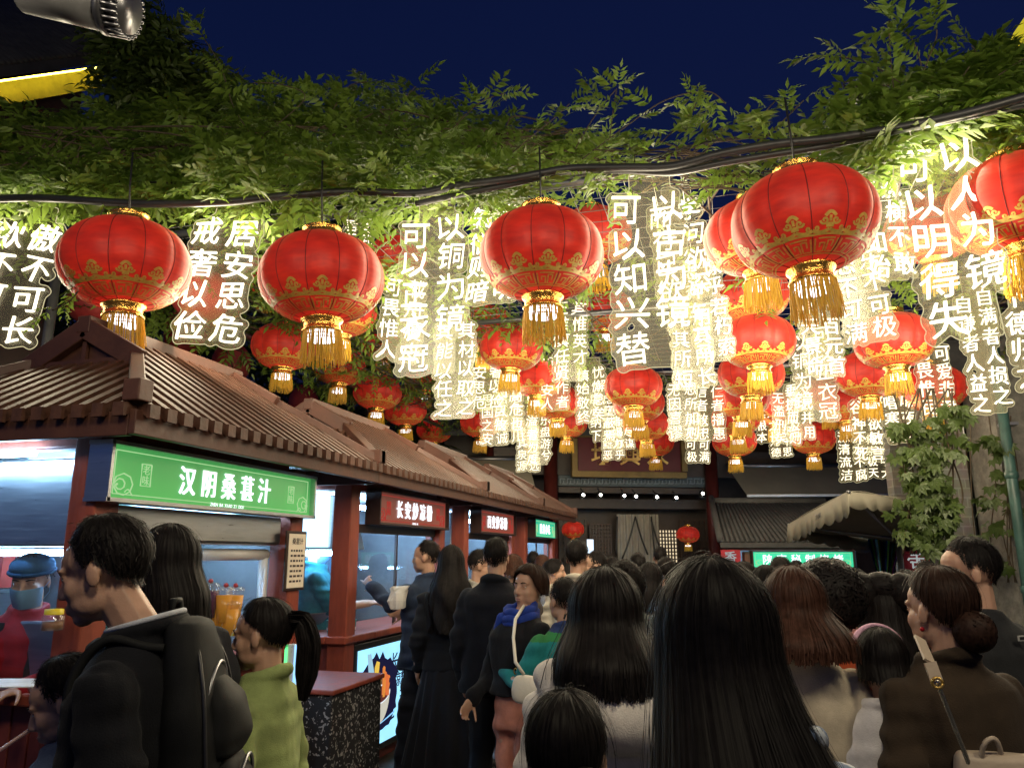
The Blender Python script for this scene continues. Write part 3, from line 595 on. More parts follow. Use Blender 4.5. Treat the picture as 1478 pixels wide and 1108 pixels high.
    for i in range(110):
        a = 2 * math.pi * i / 110 + rr.uniform(-.03, .03); q = rb * rr.uniform(.80, .9); L = .27 * rr.uniform(.86, 1.08); sp = rr.uniform(1.0, 1.22); w = rr.uniform(-.012, .012)
        p0 = Vector((q * math.cos(a), q * math.sin(a), zb - .095)); p2 = Vector((q * sp * math.cos(a + w * 4), q * sp * math.sin(a + w * 4), zb - .095 - L)); p1 = p0.lerp(p2, .5) + Vector((w, -w, 0))
        t.tube([p0, p1, p2], [.0052, .006, .0045], 4, 0, False)
    out['tassel'] = t
    b = MB(); b.ell((0, 0, -.12), .06, 0, 12); b.tube([(0, 0, -.06), (0, 0, zt + .07)], .012, 6, 1); out['bulb'] = b
    r = MB()
    for k in range(8):
        a = 2 * math.pi * k / 8; r.tube([(rb * .8 * math.cos(a), rb * .8 * math.sin(a), zb - .09), (rb * .8 * math.cos(a), rb * .8 * math.sin(a), zb - .17)], .004, 4)
    for zz in (.11, .14, .17): r.tube([(rb * .8 * math.cos(2 * math.pi * k / 16), rb * .8 * math.sin(2 * math.pi * k / 16), zb - zz) for k in range(17)], .004, 4, 0, False)
    r.lathe([(rb * .72, zb - .1), (rb * .72, zb - .17)], 16, m=1); out['light_cage'] = r
    return out
LM = lantern_meshes()
M_cage = mat('wire_cage', (.5, .5, .5), .3, .8, var=0); M_led = emis('small_led_glow', (.9, .94, 1), 5)
LMATS = {'seam': [M_seam], 'gold_trim': [M_scroll], 'top_collar': [M_ring], 'bottom_ring': [M_ring], 'tassel': [M_tassel], 'bulb': [M_bulb, M_cage], 'light_cage': [M_cage, M_led]}
LD = {k: (v if not isinstance(v, MB) else mesh_np(k, v.np(), v.f, LMATS[k], v.m, v.s)) for k, v in LM.items()}
def lantern(px, py, w, label, dia=.76, full=True, rot=None):
    D = dia * F / w; p = P(px, py, D); rot = random.uniform(0, 6.28) if rot is None else rot
    k = empty('red_lantern', p, label, 'lantern', 'red satin lanterns with gold fringe', rot)
    k.scale = (dia, dia, dia); k.rotation_euler = (random.uniform(-.05, .05), random.uniform(-.05, .05), rot)
    o = {}
    for nm in ('shade', 'seam', 'gold_trim', 'top_collar', 'bottom_ring', 'tassel', 'bulb', 'light_cage'):
        par = o['shade'] if nm in ('seam', 'gold_trim') else o['bottom_ring'] if nm == 'light_cage' else k
        q = bpy.data.objects.new(nm, LD[nm]); COL.objects.link(q); q.parent = par; o[nm] = q
    top = max(.2, (CZ + .05 - p.z) / dia) if p.z > 2.2 else .5
    h = MB(); h.tube([(0, 0, .42), (.004, .006, top * .5 + .2), (0, 0, max(.5, top))], .008, 5); me = mesh_np('hanging_cord', h.np(), h.f, [M_black], h.m, h.s); q = bpy.data.objects.new('hanging_cord', me); COL.objects.link(q); q.parent = k
    return k
LL = [
 (182, 382, 178, 'large red lantern at far left with a vine sprig trailing across its front'),
 (465, 402, 178, 'large red lantern beside the 居安思危 sign, front row'),
 (782, 368, 180, 'large red lantern with a torn seam right of the 以铜为镜 sign'),
 (1160, 322, 205, 'largest whole red lantern hanging from the thick black cable on the right'),
 (1470, 296, 190, 'red lantern cut off by the right edge of the photo'),
 (1092, 342, 150, 'red lantern half hidden behind the largest one on the right'),
 (856, 342, 112, 'red lantern peeking out behind the torn seam lantern'),
 (577, 368, 84, 'red lantern peeking out behind the 可以正衣冠 column'),
 (388, 398, 74, 'small red lantern just right of the 居安思危 sign with only its edge and fringe showing'),
 (492, 448, 104, 'red lantern directly behind and below the one beside the 居安思危 sign'),
 (410, 500, 92, 'dim red lantern hanging over the nearest kiosk roof ridge'),
 (490, 528, 76, 'dim red lantern with a bluish lamp glow at its fringe over the kiosk roofs'),
 (545, 566, 70, 'dim red lantern over the second kiosk gable'),
 (585, 592, 62, 'red lantern low over the second kiosk roof, right of the dim pair'),
 (627, 620, 52, 'smallest red lantern at the right end of the row over the kiosks'),
 (553, 494, 66, 'red lantern behind the 可畏惟人 sign'),
 (612, 545, 60, 'red lantern mostly hidden between the 可以正衣冠 and 以取之 columns'),
 (700, 472, 84, 'red lantern right of the 镜 character, partly behind the next lantern'),
 (738, 502, 92, 'red lantern below the torn seam lantern, second of its receding row'),
 (776, 545, 78, 'third red lantern of the row receding below the torn seam lantern'),
 (803, 580, 70, 'fourth red lantern of the row receding below the torn seam lantern'),
 (818, 610, 60, 'fifth red lantern of the row receding below the torn seam lantern'),
 (836, 634, 48, 'last small red lantern of the row receding below the torn seam lantern'),
 (694, 610, 60, 'red lantern among the small signs above the farthest kiosk roof'),
 (722, 650, 42, 'tiny red lantern hanging just above the left cream awning'),
 (872, 448, 84, 'red lantern left of the 知 and 兴 characters'),
 (914, 558, 84, 'red lantern hanging directly under the 可以知兴替 sign'),
 (922, 582, 74, 'second red lantern in the stack under the 可以知兴替 sign'),
 (932, 612, 66, 'third red lantern in the stack under the 可以知兴替 sign'),
 (945, 638, 56, 'lowest red lantern in the stack, in front of the red plaque'),
 (1085, 426, 106, 'red lantern top of the receding stack right of the 长 and 索 characters'),
 (1094, 493, 106, 'red lantern second from top of the receding stack right of the 长 character'),
 (1084, 540, 94, 'red lantern third from top of the receding stack right of centre'),
 (1070, 574, 80, 'red lantern fourth from top of the receding stack right of centre'),
 (1062, 604, 70, 'red lantern fifth from top of the receding stack right of centre'),
 (1060, 636, 63, 'lowest red lantern of the receding stack left of the cream awning'),
 (1290, 492, 110, 'red lantern under the 失 character, behind the acrylic plate'),
 (1254, 540, 94, 'red lantern below and left of the one under the 失 character'),
 (1222, 582, 76, 'red lantern with a bright lamp spot below the 凡百元首 sign'),
 (1173, 632, 64, 'low red lantern over the long cream awning'),
 (1345, 560, 92, 'red lantern blurred behind the 可爱非君 plate at the right'),
 (1372, 585, 72, 'red lantern under the 自谦者人益之 sign with only its fringe clear'),
 (1300, 622, 46, 'small red lantern whose fringe hangs below the 山啼夜猿 sign'),
 (764, 614, 54, 'small red lantern half buried in the left far cluster of signs'),
 (1118, 590, 66, 'small red lantern between the tall receding stack and the 衣冠 sign'),
 (1196, 566, 74, 'red lantern behind the 衣冠 characters over the cream awning'),
 (1345, 330, 130, 'red lantern seen faintly through the 以人为镜 plate'),
]
for q in LL: lantern(*q)
for q in ((827, 764, 33, 'small red lantern hanging left of the hall door'), (993, 771, 33, 'small red lantern hanging right of the hall door')): lantern(*q, dia=.48)
# plain ribbed paper lanterns
M_paper = mat('red_paper_lantern', (.32, .03, .03), .6, var=.25)
def paper_lantern(px, py, w, hf, label):
    dia = .55; D = dia * F / w; p = P(px, py, D); k = empty('paper_lantern', p, label, 'lantern', 'plain ribbed paper lanterns')
    m = MB(); pr = []; n = 34
    for i in range(n + 1):
        a = .25 + (math.pi - .5) * i / n; pr.append(((.5 + .014 * (i % 2)) * dia * math.sin(a), dia * hf * .5 * math.cos(a)))
    m.lathe(pr, 32, p); m.build('shade', M_paper, k)
    m = MB(); z = dia * hf * .5 * .97
    for s_ in (1, -1): m.lathe([(.14 * dia, s_ * z), (.14 * dia, s_ * (z + .04)), (.05 * dia, s_ * (z + .045))], 20, p)
    m.build('collar', M_black, k); MB().tube([p + Vector((0, 0, z)), p + Vector((0, 0, max(z + .2, CZ - p.z)))], .005, 5).build('hanging_cord', M_black, k)
paper_lantern(138, 440, 76, .82, 'ribbed red paper lantern half behind the far left fringed lantern')
paper_lantern(290, 425, 84, .9, 'dark ribbed paper lantern behind the 戒奢以俭 sign'); paper_lantern(268, 480, 58, 1.3, 'tall dim ribbed paper lantern left of the 戒奢以俭 sign')
paper_lantern(334, 524, 54, 1.1, 'dim round paper lantern just above the nearest kiosk roof'); paper_lantern(438, 582, 42, 1.3, 'upright oval paper lantern behind the nearest kiosk roof'); paper_lantern(474, 592, 34, 1.2, 'small dim paper lantern right of the upright oval one')

# ================================================================ neon verse signs
M_neon = emis('warm_white_neon', (1.0, .90, .66), 2.8)
M_neonfar = emis('warm_white_neon_far', (1.0, .87, .60), 2.2)
M_plate = glassy('frosted_acrylic', (.95, .95, .90), .03, .25, .11, (.70, .66, .46))
M_edge = emis('edge_lit_acrylic', (1.0, .88, .50), .75, False)
def warp(v, seed, s):
    r = random.Random(seed); a, b, c = r.uniform(-.07, .07), r.uniform(0, 6), r.uniform(.93, 1.07); x, y = v[:, 0].copy(), v[:, 1].copy()
    nx = x * c + .035 * np.sin(3.1 * y + b) - a * y + .10 * y * .6; ny = y + .035 * np.sin(2.7 * x + b * 2) + a * x + .05 * x
    return np.stack([nx * s, ny * s, v[:, 2] * s], 1)
def sign_mesh(cols, loff, seed):
    """unit cell = one character; plane x-z, front towards -y; returns lettering, plate, edge builders"""
    V = []; Fc = []; pts = []; off = 0; L = max(len(cols[0]), len(cols[1]) + loff)
    for ci, (txt, x0, z0) in enumerate(((cols[0], .55, 0), (cols[1], -.55, -loff))):
        for i, ch in enumerate(txt):
            v, f, lo, hi = glyph(ch, .035, -.005); c = np.array([v[:, 0] - (lo[0] + hi[0]) / 2, v[:, 1] - .37, v[:, 2]]).T
            c = warp(c, seed * 31 + ci * 7 + i, .95); w = np.stack([c[:, 0] + x0, -c[:, 2] - .10, c[:, 1] + z0 - i - .5], 1)
            V.append(w); Fc += [tuple(q + off for q in t) for t in f]; off += len(w)
            for t in f:
                if len(t) == 3: pts.append(w[list(t)])
    V = np.concatenate(V); tri = np.array(pts)
    b = rng.random((len(tri), 24, 2)); fl = b.sum(2) > 1; b[fl] = 1 - b[fl]
    sp = tri[:, None, 0] + (tri[:, None, 1] - tri[:, None, 0]) * b[..., :1] + (tri[:, None, 2] - tri[:, None, 0]) * b[..., 1:]; sp = sp.reshape(-1, 3)
    h = .045; x0, z0 = -1.6, -L - .6; W, H = int(3.2 / h), int((L + 1.7) / h); g = np.zeros((W, H), bool)
    g[((sp[:, 0] - x0) / h).astype(int).clip(0, W - 1), ((sp[:, 2] - z0) / h).astype(int).clip(0, H - 1)] = True
    d = np.zeros_like(g); rr = .155 / h; k = int(rr) + 1
    for i in range(-k, k + 1):
        for j in range(-k, k + 1):
            if i * i + j * j <= rr * rr: d |= np.roll(np.roll(g, i, 0), j, 1)
    xs = x0 + (np.arange(W) + .5) * h; zs = z0 + (np.arange(H) + .5) * h
    d |= ((np.abs(xs - .12) < .56)[:, None]) & (((zs < .62) & (zs > -L + .05))[None])
    # boundary loops
    nxt = {}
    for i, j in zip(*np.nonzero(d)):
        for di, dj, a, e in ((0, -1, (i, j), (i + 1, j)), (1, 0, (i + 1, j), (i + 1, j + 1)), (0, 1, (i + 1, j + 1), (i, j + 1)), (-1, 0, (i, j + 1), (i, j))):
            if not d[i + di, j + dj]: nxt.setdefault(a, []).append(e)
    loops = []
    while nxt:
        s = next(iter(nxt)); lp = [s]; cur = nxt[s].pop(); 
        if not nxt[s]: del nxt[s]
        while cur != s:
            lp.append(cur); n_ = nxt[cur].pop()
            if not nxt[cur]: del nxt[cur]
            cur = n_
        if len(lp) > 14:
            p = np.array(lp, float)
            for _ in range(5): p = (np.roll(p, 1, 0) + 2 * p + np.roll(p, -1, 0)) / 4
            p = p[::2]; loops.append(np.stack([x0 + p[:, 0] * h, z0 + p[:, 1] * h], 1))
    cu = bpy.data.curves.new('plate', 'CURVE'); cu.dimensions = '2D'; cu.fill_mode = 'BOTH'; cu.extrude = .012
    e = MB()
    for lp in loops:
        s_ = cu.splines.new('POLY'); s_.points.add(len(lp) - 1); s_.use_cyclic_u = True
        s_.points.foreach_set('co', np.concatenate([lp, np.zeros((len(lp), 1)), np.ones((len(lp), 1))], 1).ravel())
        q = [(a, -.004, b_) for a, b_ in lp]; e.tube(q + [q[0]], .013, 5, 0, False)
    o = bpy.data.objects.new('plate', cu); COL.objects.link(o); me = ev_mesh(o); bpy.data.objects.remove(o); bpy.data.curves.remove(cu)
    pv = np.array([x.co for x in me.vertices]); pv = np.stack([pv[:, 0], -pv[:, 2], pv[:, 1]], 1); pf = [tuple(p.vertices) for p in me.polygons]; bpy.data.meshes.remove(me)
    return V, Fc, pv, pf, e, L
SIGNS = [  # centre x, top y, character pitch (pixels), distance, right column, left column, left column drop, roll, twist, label
 (46, 322, 46, 5.3, '傲不可长', '欲不可从', 0, -7, 4, 'neon sign at the left edge reading 傲不可长 and 欲不可从'),
 (330, 316, 47, 5.2, '居安思危', '戒奢以俭', 0, -5, -3, 'neon sign between the two left lanterns reading 居安思危 and 戒奢以俭'),
 (625, 308, 45, 5.0, '以铜为镜', '可以正衣冠', .3, 1, 6, 'large neon sign reading 以铜为镜 and 可以正衣冠'),
 (931, 279, 52, 4.8, '以古为镜', '可以知兴替', 0, 1, -4, 'large neon sign reading 以古为镜 and 可以知兴替'),
 (1342, 203, 58, 4.4, '以人为镜', '可以明得失', .15, 5, -3, 'biggest neon sign on the right reading 以人为镜 and 可以明得失'),
 (1400, 416, 29, 6.6, '自满者人损之', '自谦者人益之', .35, 3, 2, 'neon sign at the right reading 自满者人损之 and 自谦者人益之'),
 (1472, 372, 39, 5.6, '虚怀若谷也', '兼下德归之', 0, 3, -4, 'neon sign cut by the right edge reading 兼下德归之'),
 (716, 294, 37, 6.0, '兼听则明', '偏信则暗', .1, -3, -22, 'twisted neon sign behind the torn seam lantern reading 偏信则暗'),
 (586, 402, 31, 7.0, '载舟覆舟', '可畏惟人', 0, -4, 8, 'neon sign reading 可畏惟人 behind the 可以正衣冠 column'),
 (658, 464, 28, 7.6, '其材以取之', '其能以任之', .1, 0, 3, 'neon sign below the 镜 character reading 其材以取之 and 其能以任之'),
 (704, 504, 22, 10, '戒奢以俭', '居安思危', .1, 0, 10, 'small faint neon sign repeating 居安思危 left of the receding lanterns'),
 (734, 540, 21, 10.8, '念高危也', '谦冲自牧', 0, 0, -8, 'small neon sign reading 念高危也 among the left far cluster'),
 (757, 560, 19, 11.8, '惧满溢者', '思下百川', .2, 0, 6, 'small neon sign reading 惧满溢者 in the left far cluster'),
 (778, 598, 17, 13.4, '乐盘游兮', '三驱为度', .3, 0, -5, 'lowest small neon sign of the left far cluster, tip over the kiosk roof'),
 (822, 434, 24, 8.4, '其惟英才', '王惟慎任贤', 0, 0, 5, 'neon sign ending in 才 and 任贤 right of the long gold fringe'),
 (852, 528, 20, 10, '忧懈怠矣', '慎始敬终', .2, 0, -9, 'small neon sign reading 忧懈怠矣 below the 任贤 sign'),
 (868, 566, 18, 11.5, '虑壅蔽焉', '虚心纳下', 0, 0, 8, 'small neon sign reading 虑壅蔽焉 in the centre far cluster'),
 (884, 604, 15, 13, '想谗邪乎', '正身黜恶', 0, 0, -4, 'lowest small neon sign just left of the plaque characters'),
 (972, 290, 37, 5.9, '学问欲深', '而行已欲', .15, 4, -8, 'neon sign tucked behind the 以古为镜 sign reading 学问欲深'),
 (1008, 372, 30, 6.8, '懔乎若朽索', '思奔车六马', .2, 7, 9, 'neon sign with 朽索 at its lower right beside the tall lantern stack'),
 (994, 444, 29, 7.5, '用其所长', '弃其所短', .15, 2, 3, 'neon sign reading 用其所长 and 弃其所短'),
 (984, 552, 21, 9.6, '恩所加则', '无因喜谬', 0, 0, -9, 'small neon sign reading 恩所加则 below the 所长 sign'),
 (1004, 600, 17, 12.4, '志不可满', '乐不可极', 0, 0, 4, 'lowest small neon sign left of the red pillar reading 志不可满'),
 (1178, 430, 29, 7.0, '凡百元首', '承天景命', 0, 2, 5, 'neon sign reading 凡百元首 and 承天景命'),
 (1232, 362, 34, 6.3, '乐不可极', '志不可满', .1, 5, -10, 'neon sign reading 乐不可极 partly behind the biggest sign'),
 (1262, 254, 38, 5.7, '纵横不敢', '慎终如始', .2, 4, 12, 'neon sign whose 慎 shows between the largest lantern and the 可以明得失 column'),
 (1168, 470, 28, 8.6, '可以正衣冠', '以铜为镜', .4, 0, -12, 'faint neon sign with 衣冠 over the low right lanterns'),
 (1132, 566, 19, 11.2, '罚所及则', '无滥刑矣', 0, 0, 5, 'small neon sign reading 罚所及则 above the cream awning'),
 (1124, 600, 15, 13, '总此十思', '弘兹九德', 0, 0, -6, 'tiny neon sign reading 总此十思 above the cream awning'),
 (1246, 578, 22, 10, '已欲敏言', '谷神不死', 0, 0, 5, 'small neon sign with 已欲 right of the low lanterns'),
 (1226, 622, 18, 11.8, '流水不腐', '源清流洁', 0, 0, -5, 'lowest neon sign in front of the long cream awning'),
 (1292, 546, 23, 9.2, '山啼夜猿', '不唱寒也', .1, 0, 3, 'neon sign reading 山啼夜猿 and 不唱寒也'),
 (1342, 496, 27, 8.2, '可爱非君', '可畏惟民', 0, 0, 8, 'faint neon sign on a wide plate reading 可爱非君'),
 (518, 318, 20, 9, '文武争驰', '君臣无事', 0, 0, 14, 'small neon sign glimpsed between lantern and vines left of the 以铜为镜 sign'),
 (714, 566, 19, 12.2, '君人者诚', '思国之安', .1, 0, 6, 'small neon sign reading 君人者诚 at the left side of the left far cluster'),
 (800, 512, 20, 10.6, '将有作者', '知止安人', .1, 0, -5, 'small neon sign reading 将有作者 between the receding lantern row and the 任贤 sign'),
 (898, 584, 16, 12.6, '智者尽谋', '勇者竭力', 0, 0, 4, 'small neon sign reading 智者尽谋 left of the stack under 可以知兴替'),
 (1022, 556, 20, 10.3, '仁者播惠', '信者效忠', 0, 0, -6, 'small neon sign reading 仁者播惠 below the 索 character'),
 (1150, 554, 20, 10.7, '文武并用', '垂拱而治', 0, 0, 5, 'small neon sign reading 文武并用 under the 凡百元首 sign'),
 (1264, 626, 16, 12.8, '居域中大', '将崇极天', 0, 0, -4, 'small neon sign reading 居域中大 at the right end of the cream awning'),
 (1104, 572, 17, 12.6, '求木之长', '固其根本', 0, 0, 6, 'small neon sign reading 求木之长 just right of the tall lantern stack'),
 (762, 616, 16, 14, '欲流之远', '浚其泉源', 0, 0, -3, 'tiny neon sign reading 欲流之远 low in the left far cluster'),
]
ADDED_SIGNS = [(-2.5, .5, 4.35, '载舟覆舟', '所宜深慎', 'unseen neon sign added above the viewpoint for its light, reading 载舟覆舟 and 所宜深慎'), (-.1, .3, 4.35, '奔车朽索', '其可忽乎', 'unseen neon sign added above the viewpoint for its light, reading 奔车朽索 and 其可忽乎'), (2.3, .9, 4.35, '善始者繁', '克终盖寡', 'unseen neon sign added above the viewpoint for its light, reading 善始者繁 and 克终盖寡')]  # unseen signs added overhead to light people's backs and the front vines
for b_ in ADDED_SIGNS: SIGNS.append((None, b_[:3], 0, 5, b_[3], b_[4], 0, 0, 4, b_[5]))
for si, (cx, ty, pt, D, rc, lc, lo, roll, tw, label) in enumerate(SIGNS):
    V, Fc, pv, pf, e, L = sign_mesh((rc, lc), lo, si + 1); cell = pt * D / F or .24
    far = D > 8
    wp = P(cx, ty, D) if cx is not None else Vector(ty); k = empty('neon_verse_sign', wp, label, 'neon sign', 'hanging neon verse signs')
    k.scale = (cell,) * 3; k.rotation_euler = (Matrix.Rotation(PSI + R(tw), 4, 'Z') @ Matrix.Rotation(R(-roll), 4, 'Y')).to_euler()
    a = link('acrylic_plate', mesh_np('acrylic_plate', pv, pf, [M_plate]), k); a.matrix_local = Matrix.Identity(4)
    b = link('lettering', mesh_np('lettering', V, Fc, [M_neonfar if far else M_neon]), k)
    c = link('lit_edge', mesh_np('lit_edge', e.np(), e.f, [M_edge], e.m, e.s), a)
    h = MB(); top = max(1.2, (CZ - wp.z) / cell)
    for x in (-.25, .5): h.tube([(x, -.02, .5), (x * .9, 0, top)], .010, 4)
    link('hanging_wire', mesh_np('hanging_wire', h.np(), h.f, [M_black], h.m, h.s), k)
    # the light the tubes give off
    for sgn in (-1, 1):
        ld = bpy.data.lights.new('neon_glow', 'AREA'); ld.shape = 'RECTANGLE'; ld.size = 2.0; ld.size_y = L; ld.energy = ((11 if wp.x < -1 else 29) if cx is None else 15 if not far else 7.5) * ((1.0 if far else 1.5) if sgn > 0 else 1) * math.pi * 2 * L * cell * cell; ld.color = (1, .86, .60)
        lo_ = bpy.data.objects.new('neon_glow', ld); COL.objects.link(lo_); lo_.parent = k; lo_.location = (0, sgn * .17, -L / 2); lo_.rotation_euler = (R(-90) if sgn < 0 else R(90), 0, 0)
# ================================================================ vines
def leaf_mat(name, c0, c1, tr=.35):
    m, n, l, b = nodes(name); tc = n.new('ShaderNodeTexCoord'); t = n.new('ShaderNodeTexNoise'); t.inputs['Scale'].default_value = 2.2; t.inputs['Detail'].default_value = 9; t.inputs['Roughness'].default_value = .8; l.new(tc.outputs['Object'], t.inputs[0])
    r = n.new('ShaderNodeValToRGB'); r.color_ramp.elements[0].position = .32; r.color_ramp.elements[1].position = .68; r.color_ramp.elements[0].color = (*c0, 1); r.color_ramp.elements[1].color = (*c1, 1); l.new(t.outputs[0], r.inputs[0])
    l.new(r.outputs[0], b.inputs['Base Color']); b.inputs['Roughness'].default_value = .45; x = n.new('ShaderNodeBsdfTranslucent'); l.new(r.outputs[0], x.inputs[0]); mx = n.new('ShaderNodeMixShader'); mx.inputs[0].default_value = tr
    l.new(b.outputs[0], mx.inputs[1]); l.new(x.outputs[0], mx.inputs[2]); l.new(mx.outputs[0], n['Material Output'].inputs[0]); return m
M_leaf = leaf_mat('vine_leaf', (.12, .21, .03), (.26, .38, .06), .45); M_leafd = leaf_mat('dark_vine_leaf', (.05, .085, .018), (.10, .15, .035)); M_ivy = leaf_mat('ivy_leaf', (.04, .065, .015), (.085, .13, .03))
M_stem = mat('brown_vine_stem', (.07, .05, .03), .8, var=.4, vs=20); M_gstem = mat('green_vine_stem', (.12, .14, .05), .6)
def nrm(a): return a / np.maximum(np.linalg.norm(a, axis=-1, keepdims=True), 1e-6)
def leaflets(b, ax, up, L, W):
    """b, ax, up (n,3), L, W (n,): folded leaflet blades -> verts, quads"""
    n = len(b); sd = nrm(np.cross(ax, up)); up = nrm(np.cross(sd, ax)); L = L[:, None]; W = W[:, None]
    v = np.stack([b, b + ax * L * .4 + sd * W * .5 + up * W * .16, b + ax * L - up * L * .16, b + ax * L * .4 - sd * W * .5 + up * W * .16, b + ax * L * .5 - up * L * .02], 1)
    k = np.arange(n)[:, None] * 5
    return v.reshape(-1, 3), np.concatenate([k + np.array([[0, 1, 2, 4]]), k + np.array([[0, 4, 2, 3]])])
def pinnate(pos, d, size, pairs=5):
    n = len(pos); d = nrm(d); up = nrm(np.array([[0, 0, 1.]]) + rng.normal(0, .35, (n, 3))); sd = nrm(np.cross(d, up)); up = nrm(np.cross(sd, d))
    V = []; Q = []; o = 0; dr = rng.uniform(.1, .5, n)
    for k in range(pairs * 2 + 1):
        pr = k // 2; t = .18 + .74 * pr / pairs if k < pairs * 2 else .95; sg = 1 if k % 2 else -1
        c = pos + d * (size * t)[:, None] - np.array([[0, 0, 1.]]) * (dr * size * t * t)[:, None]
        if k < pairs * 2: ax = nrm(sd * sg * .9 + d * .62 - np.array([[0, 0, .55]]) * dr[:, None] + rng.normal(0, .14, (n, 3)))
        else: ax = nrm(d - np.array([[0, 0, .9]]) * dr[:, None])
        Lf = size * .36 * (1 - .25 * abs(pr / pairs - .45)) * rng.uniform(.85, 1.15, n)
        v, q = leaflets(c, ax, nrm(up + rng.normal(0, .25, (n, 3))), Lf, Lf * .36); V.append(v); Q.append(q + o); o += len(v)
    return np.concatenate(V), np.concatenate(Q)
def vine(name, label, mt, parts_, cat='vine', stems=None, group='climbing vines over the alley', base=None):
    V = np.concatenate([p[0] for p in parts_]); o = 0; Q = []
    for p in parts_: Q.append(p[1] + o); o += len(p[0])
    c = Vector((V.mean(0)[0], V.mean(0)[1], V[:, 2].min())) if base is None else Vector(base)
    k = empty(name, c, label, cat, group); v = V - np.array(c)
    link('foliage', mesh_np('foliage', v, np.concatenate(Q), [mt]), k)
    if stems: stems.build('stem', [M_stem], k)
    return k
def blob(specs, dens, size=(.2, .34), upb=.1):
    """specs: px, py, distance, half-size in metres (x, depth, z)"""
    pp = []
    for (px, py, D, rx, ry, rz) in specs:
        n = max(3, int(dens * rx * rz * 4)); c = np.array(P(px, py, D)); q = nrm(rng.normal(0, 1, (n, 3))) * (rng.random((n, 1)) ** .45) * np.array([[rx, ry, rz]])
        q = q @ np.array(Matrix.Rotation(PSI, 3, 'Z')).T; pp.append(c + q)
    p = np.concatenate(pp); d = rng.normal(0, 1, p.shape); d[:, 2] = rng.normal(upb, .35, len(p)); d[:, 1] -= .5
    return pinnate(p, d, rng.uniform(*size, len(p)))
def runner(mb, pts, r=.006, n=10):
    pts = [Vector(p) for p in pts]; q = []
    for i in range(len(pts) - 1):
        p0, p1, p2, p3 = pts[max(0, i - 1)], pts[i], pts[i + 1], pts[min(len(pts) - 1, i + 2)]
        for t in range(n):
            t = t / n; q.append(.5 * ((2 * p1) + (p2 - p0) * t + (2 * p0 - 5 * p1 + 4 * p2 - p3) * t * t + (3 * p1 - p0 - 3 * p2 + p3) * t ** 3))
    q.append(pts[-1]); mb.tube(q, r, 5, 0); return q
def sprig(mb, pts, step=3, size=.2, r=.004):
    q = runner(mb, [P(*p) for p in pts], r); pos = []; d = []
    for i in range(1, len(q), step):
        t = (q[min(i + 1, len(q) - 1)] - q[i - 1]).normalized(); s = Vector((rng.normal(), rng.normal() - .3, rng.normal() * .5 + .1)); pos.append(q[i]); d.append((t * .6 + s * .8))
    pos.append(q[-1]); d.append((q[-1] - q[-2]).normalized())
    return pinnate(np.array([tuple(p) for p in pos]), np.array([tuple(p) for p in d]), rng.uniform(size * .75, size * 1.15, len(pos)))
# front edge, left part
sp = []; s1 = MB()
for x in range(-60, 400, 42):
    for y, D in ((285, 5.3), (255, 5.6), (225, 6.0), (190, 6.5)): sp.append((x + random.uniform(-15, 15), y + random.uniform(-12, 12), D, .26, .25, .13))
A_ = [blob(sp, 170)]
A_.append(sprig(s1, [(150, 300, 4.7), (132, 345, 4.6), (128, 385, 4.55), (105, 430, 4.55), (75, 448, 4.55)], 4, .16)); A_.append(sprig(s1, [(390, 232, 5.6), (340, 160, 5.6), (318, 95, 5.7), (285, 42, 5.8)], 4, .26)); A_.append(sprig(s1, [(380, 195, 5.6), (440, 142, 5.6), (405, 122, 5.6), (365, 120, 5.6)], 5, .22))
for i in range(12): runner(s1, [P(random.uniform(-40, 380), random.uniform(180, 300), 5.8) for _ in range(4)], .007)
vine('climbing_vine', 'vine over the left front edge with a sprig dangling before a lantern', M_leaf, A_, stems=s1)
# front edge, middle part
sp = []; s1 = MB()
top = {380: 140, 440: 150, 500: 145, 560: 140, 620: 150, 680: 165, 740: 195, 800: 205, 860: 200}
for x, t in top.items():
    for k in range(5):
        y = t + 15 + (290 - t - 25) * k / 4
        if x > 760 and y > 245: continue
        sp.append((x + random.uniform(-20, 20), y + random.uniform(-8, 8), 6.4 - k * .3, .30, .3, .15))
A_ = [blob(sp, 170)]
for pts in ([(640, 200, 5.5), (690, 150, 5.4), (728, 135, 5.4)], [(740, 220, 5.2), (800, 170, 5.2), (822, 150, 5.2)], [(560, 170, 5.8), (600, 125, 5.8)], [(470, 180, 5.8), (500, 128, 5.8), (530, 118, 5.8)], [(830, 215, 5.1), (860, 165, 5.1), (888, 130, 5.1)]): A_.append(sprig(s1, pts, 4, .24))
for i in range(16): runner(s1, [P(random.uniform(380, 880), random.uniform(160, 290), 5.9) for _ in range(4)], .007)
vine('climbing_vine', 'dense green vine mass over the middle front edge, left of the bare net', M_leaf, A_, stems=s1)
# front edge, thin part on the bare net
sp = [(900, 225, 5.0, .25, .2, .07), (960, 215, 5.0, .25, .2, .07), (1010, 200, 5.0, .2, .2, .08), (870, 262, 4.9, .12, .1, .08), (1090, 255, 5.1, .28, .25, .07), (1055, 272, 5.2, .2, .2, .07), (1130, 200, 4.7, .3, .2, .06), (1180, 240, 4.9, .3, .2, .09), (1240, 235, 4.9, .2, .2, .10)]
s1 = MB(); A_ = [blob(sp, 170)]
for pts in ([(840, 230, 5), (900, 185, 5), (960, 145, 5), (1020, 132, 5), (1048, 150, 5)], [(880, 200, 5), (885, 160, 5), (890, 128, 5)], [(950, 210, 5), (1000, 160, 5), (1000, 145, 5)], [(1090, 215, 4.8), (1100, 170, 4.8), (1125, 140, 4.8)], [(1100, 205, 4.8), (1140, 165, 4.8), (1160, 145, 4.8)], [(1130, 210, 4.7), (1170, 175, 4.7), (1215, 150, 4.7)]): A_.append(sprig(s1, pts, 4, .2))
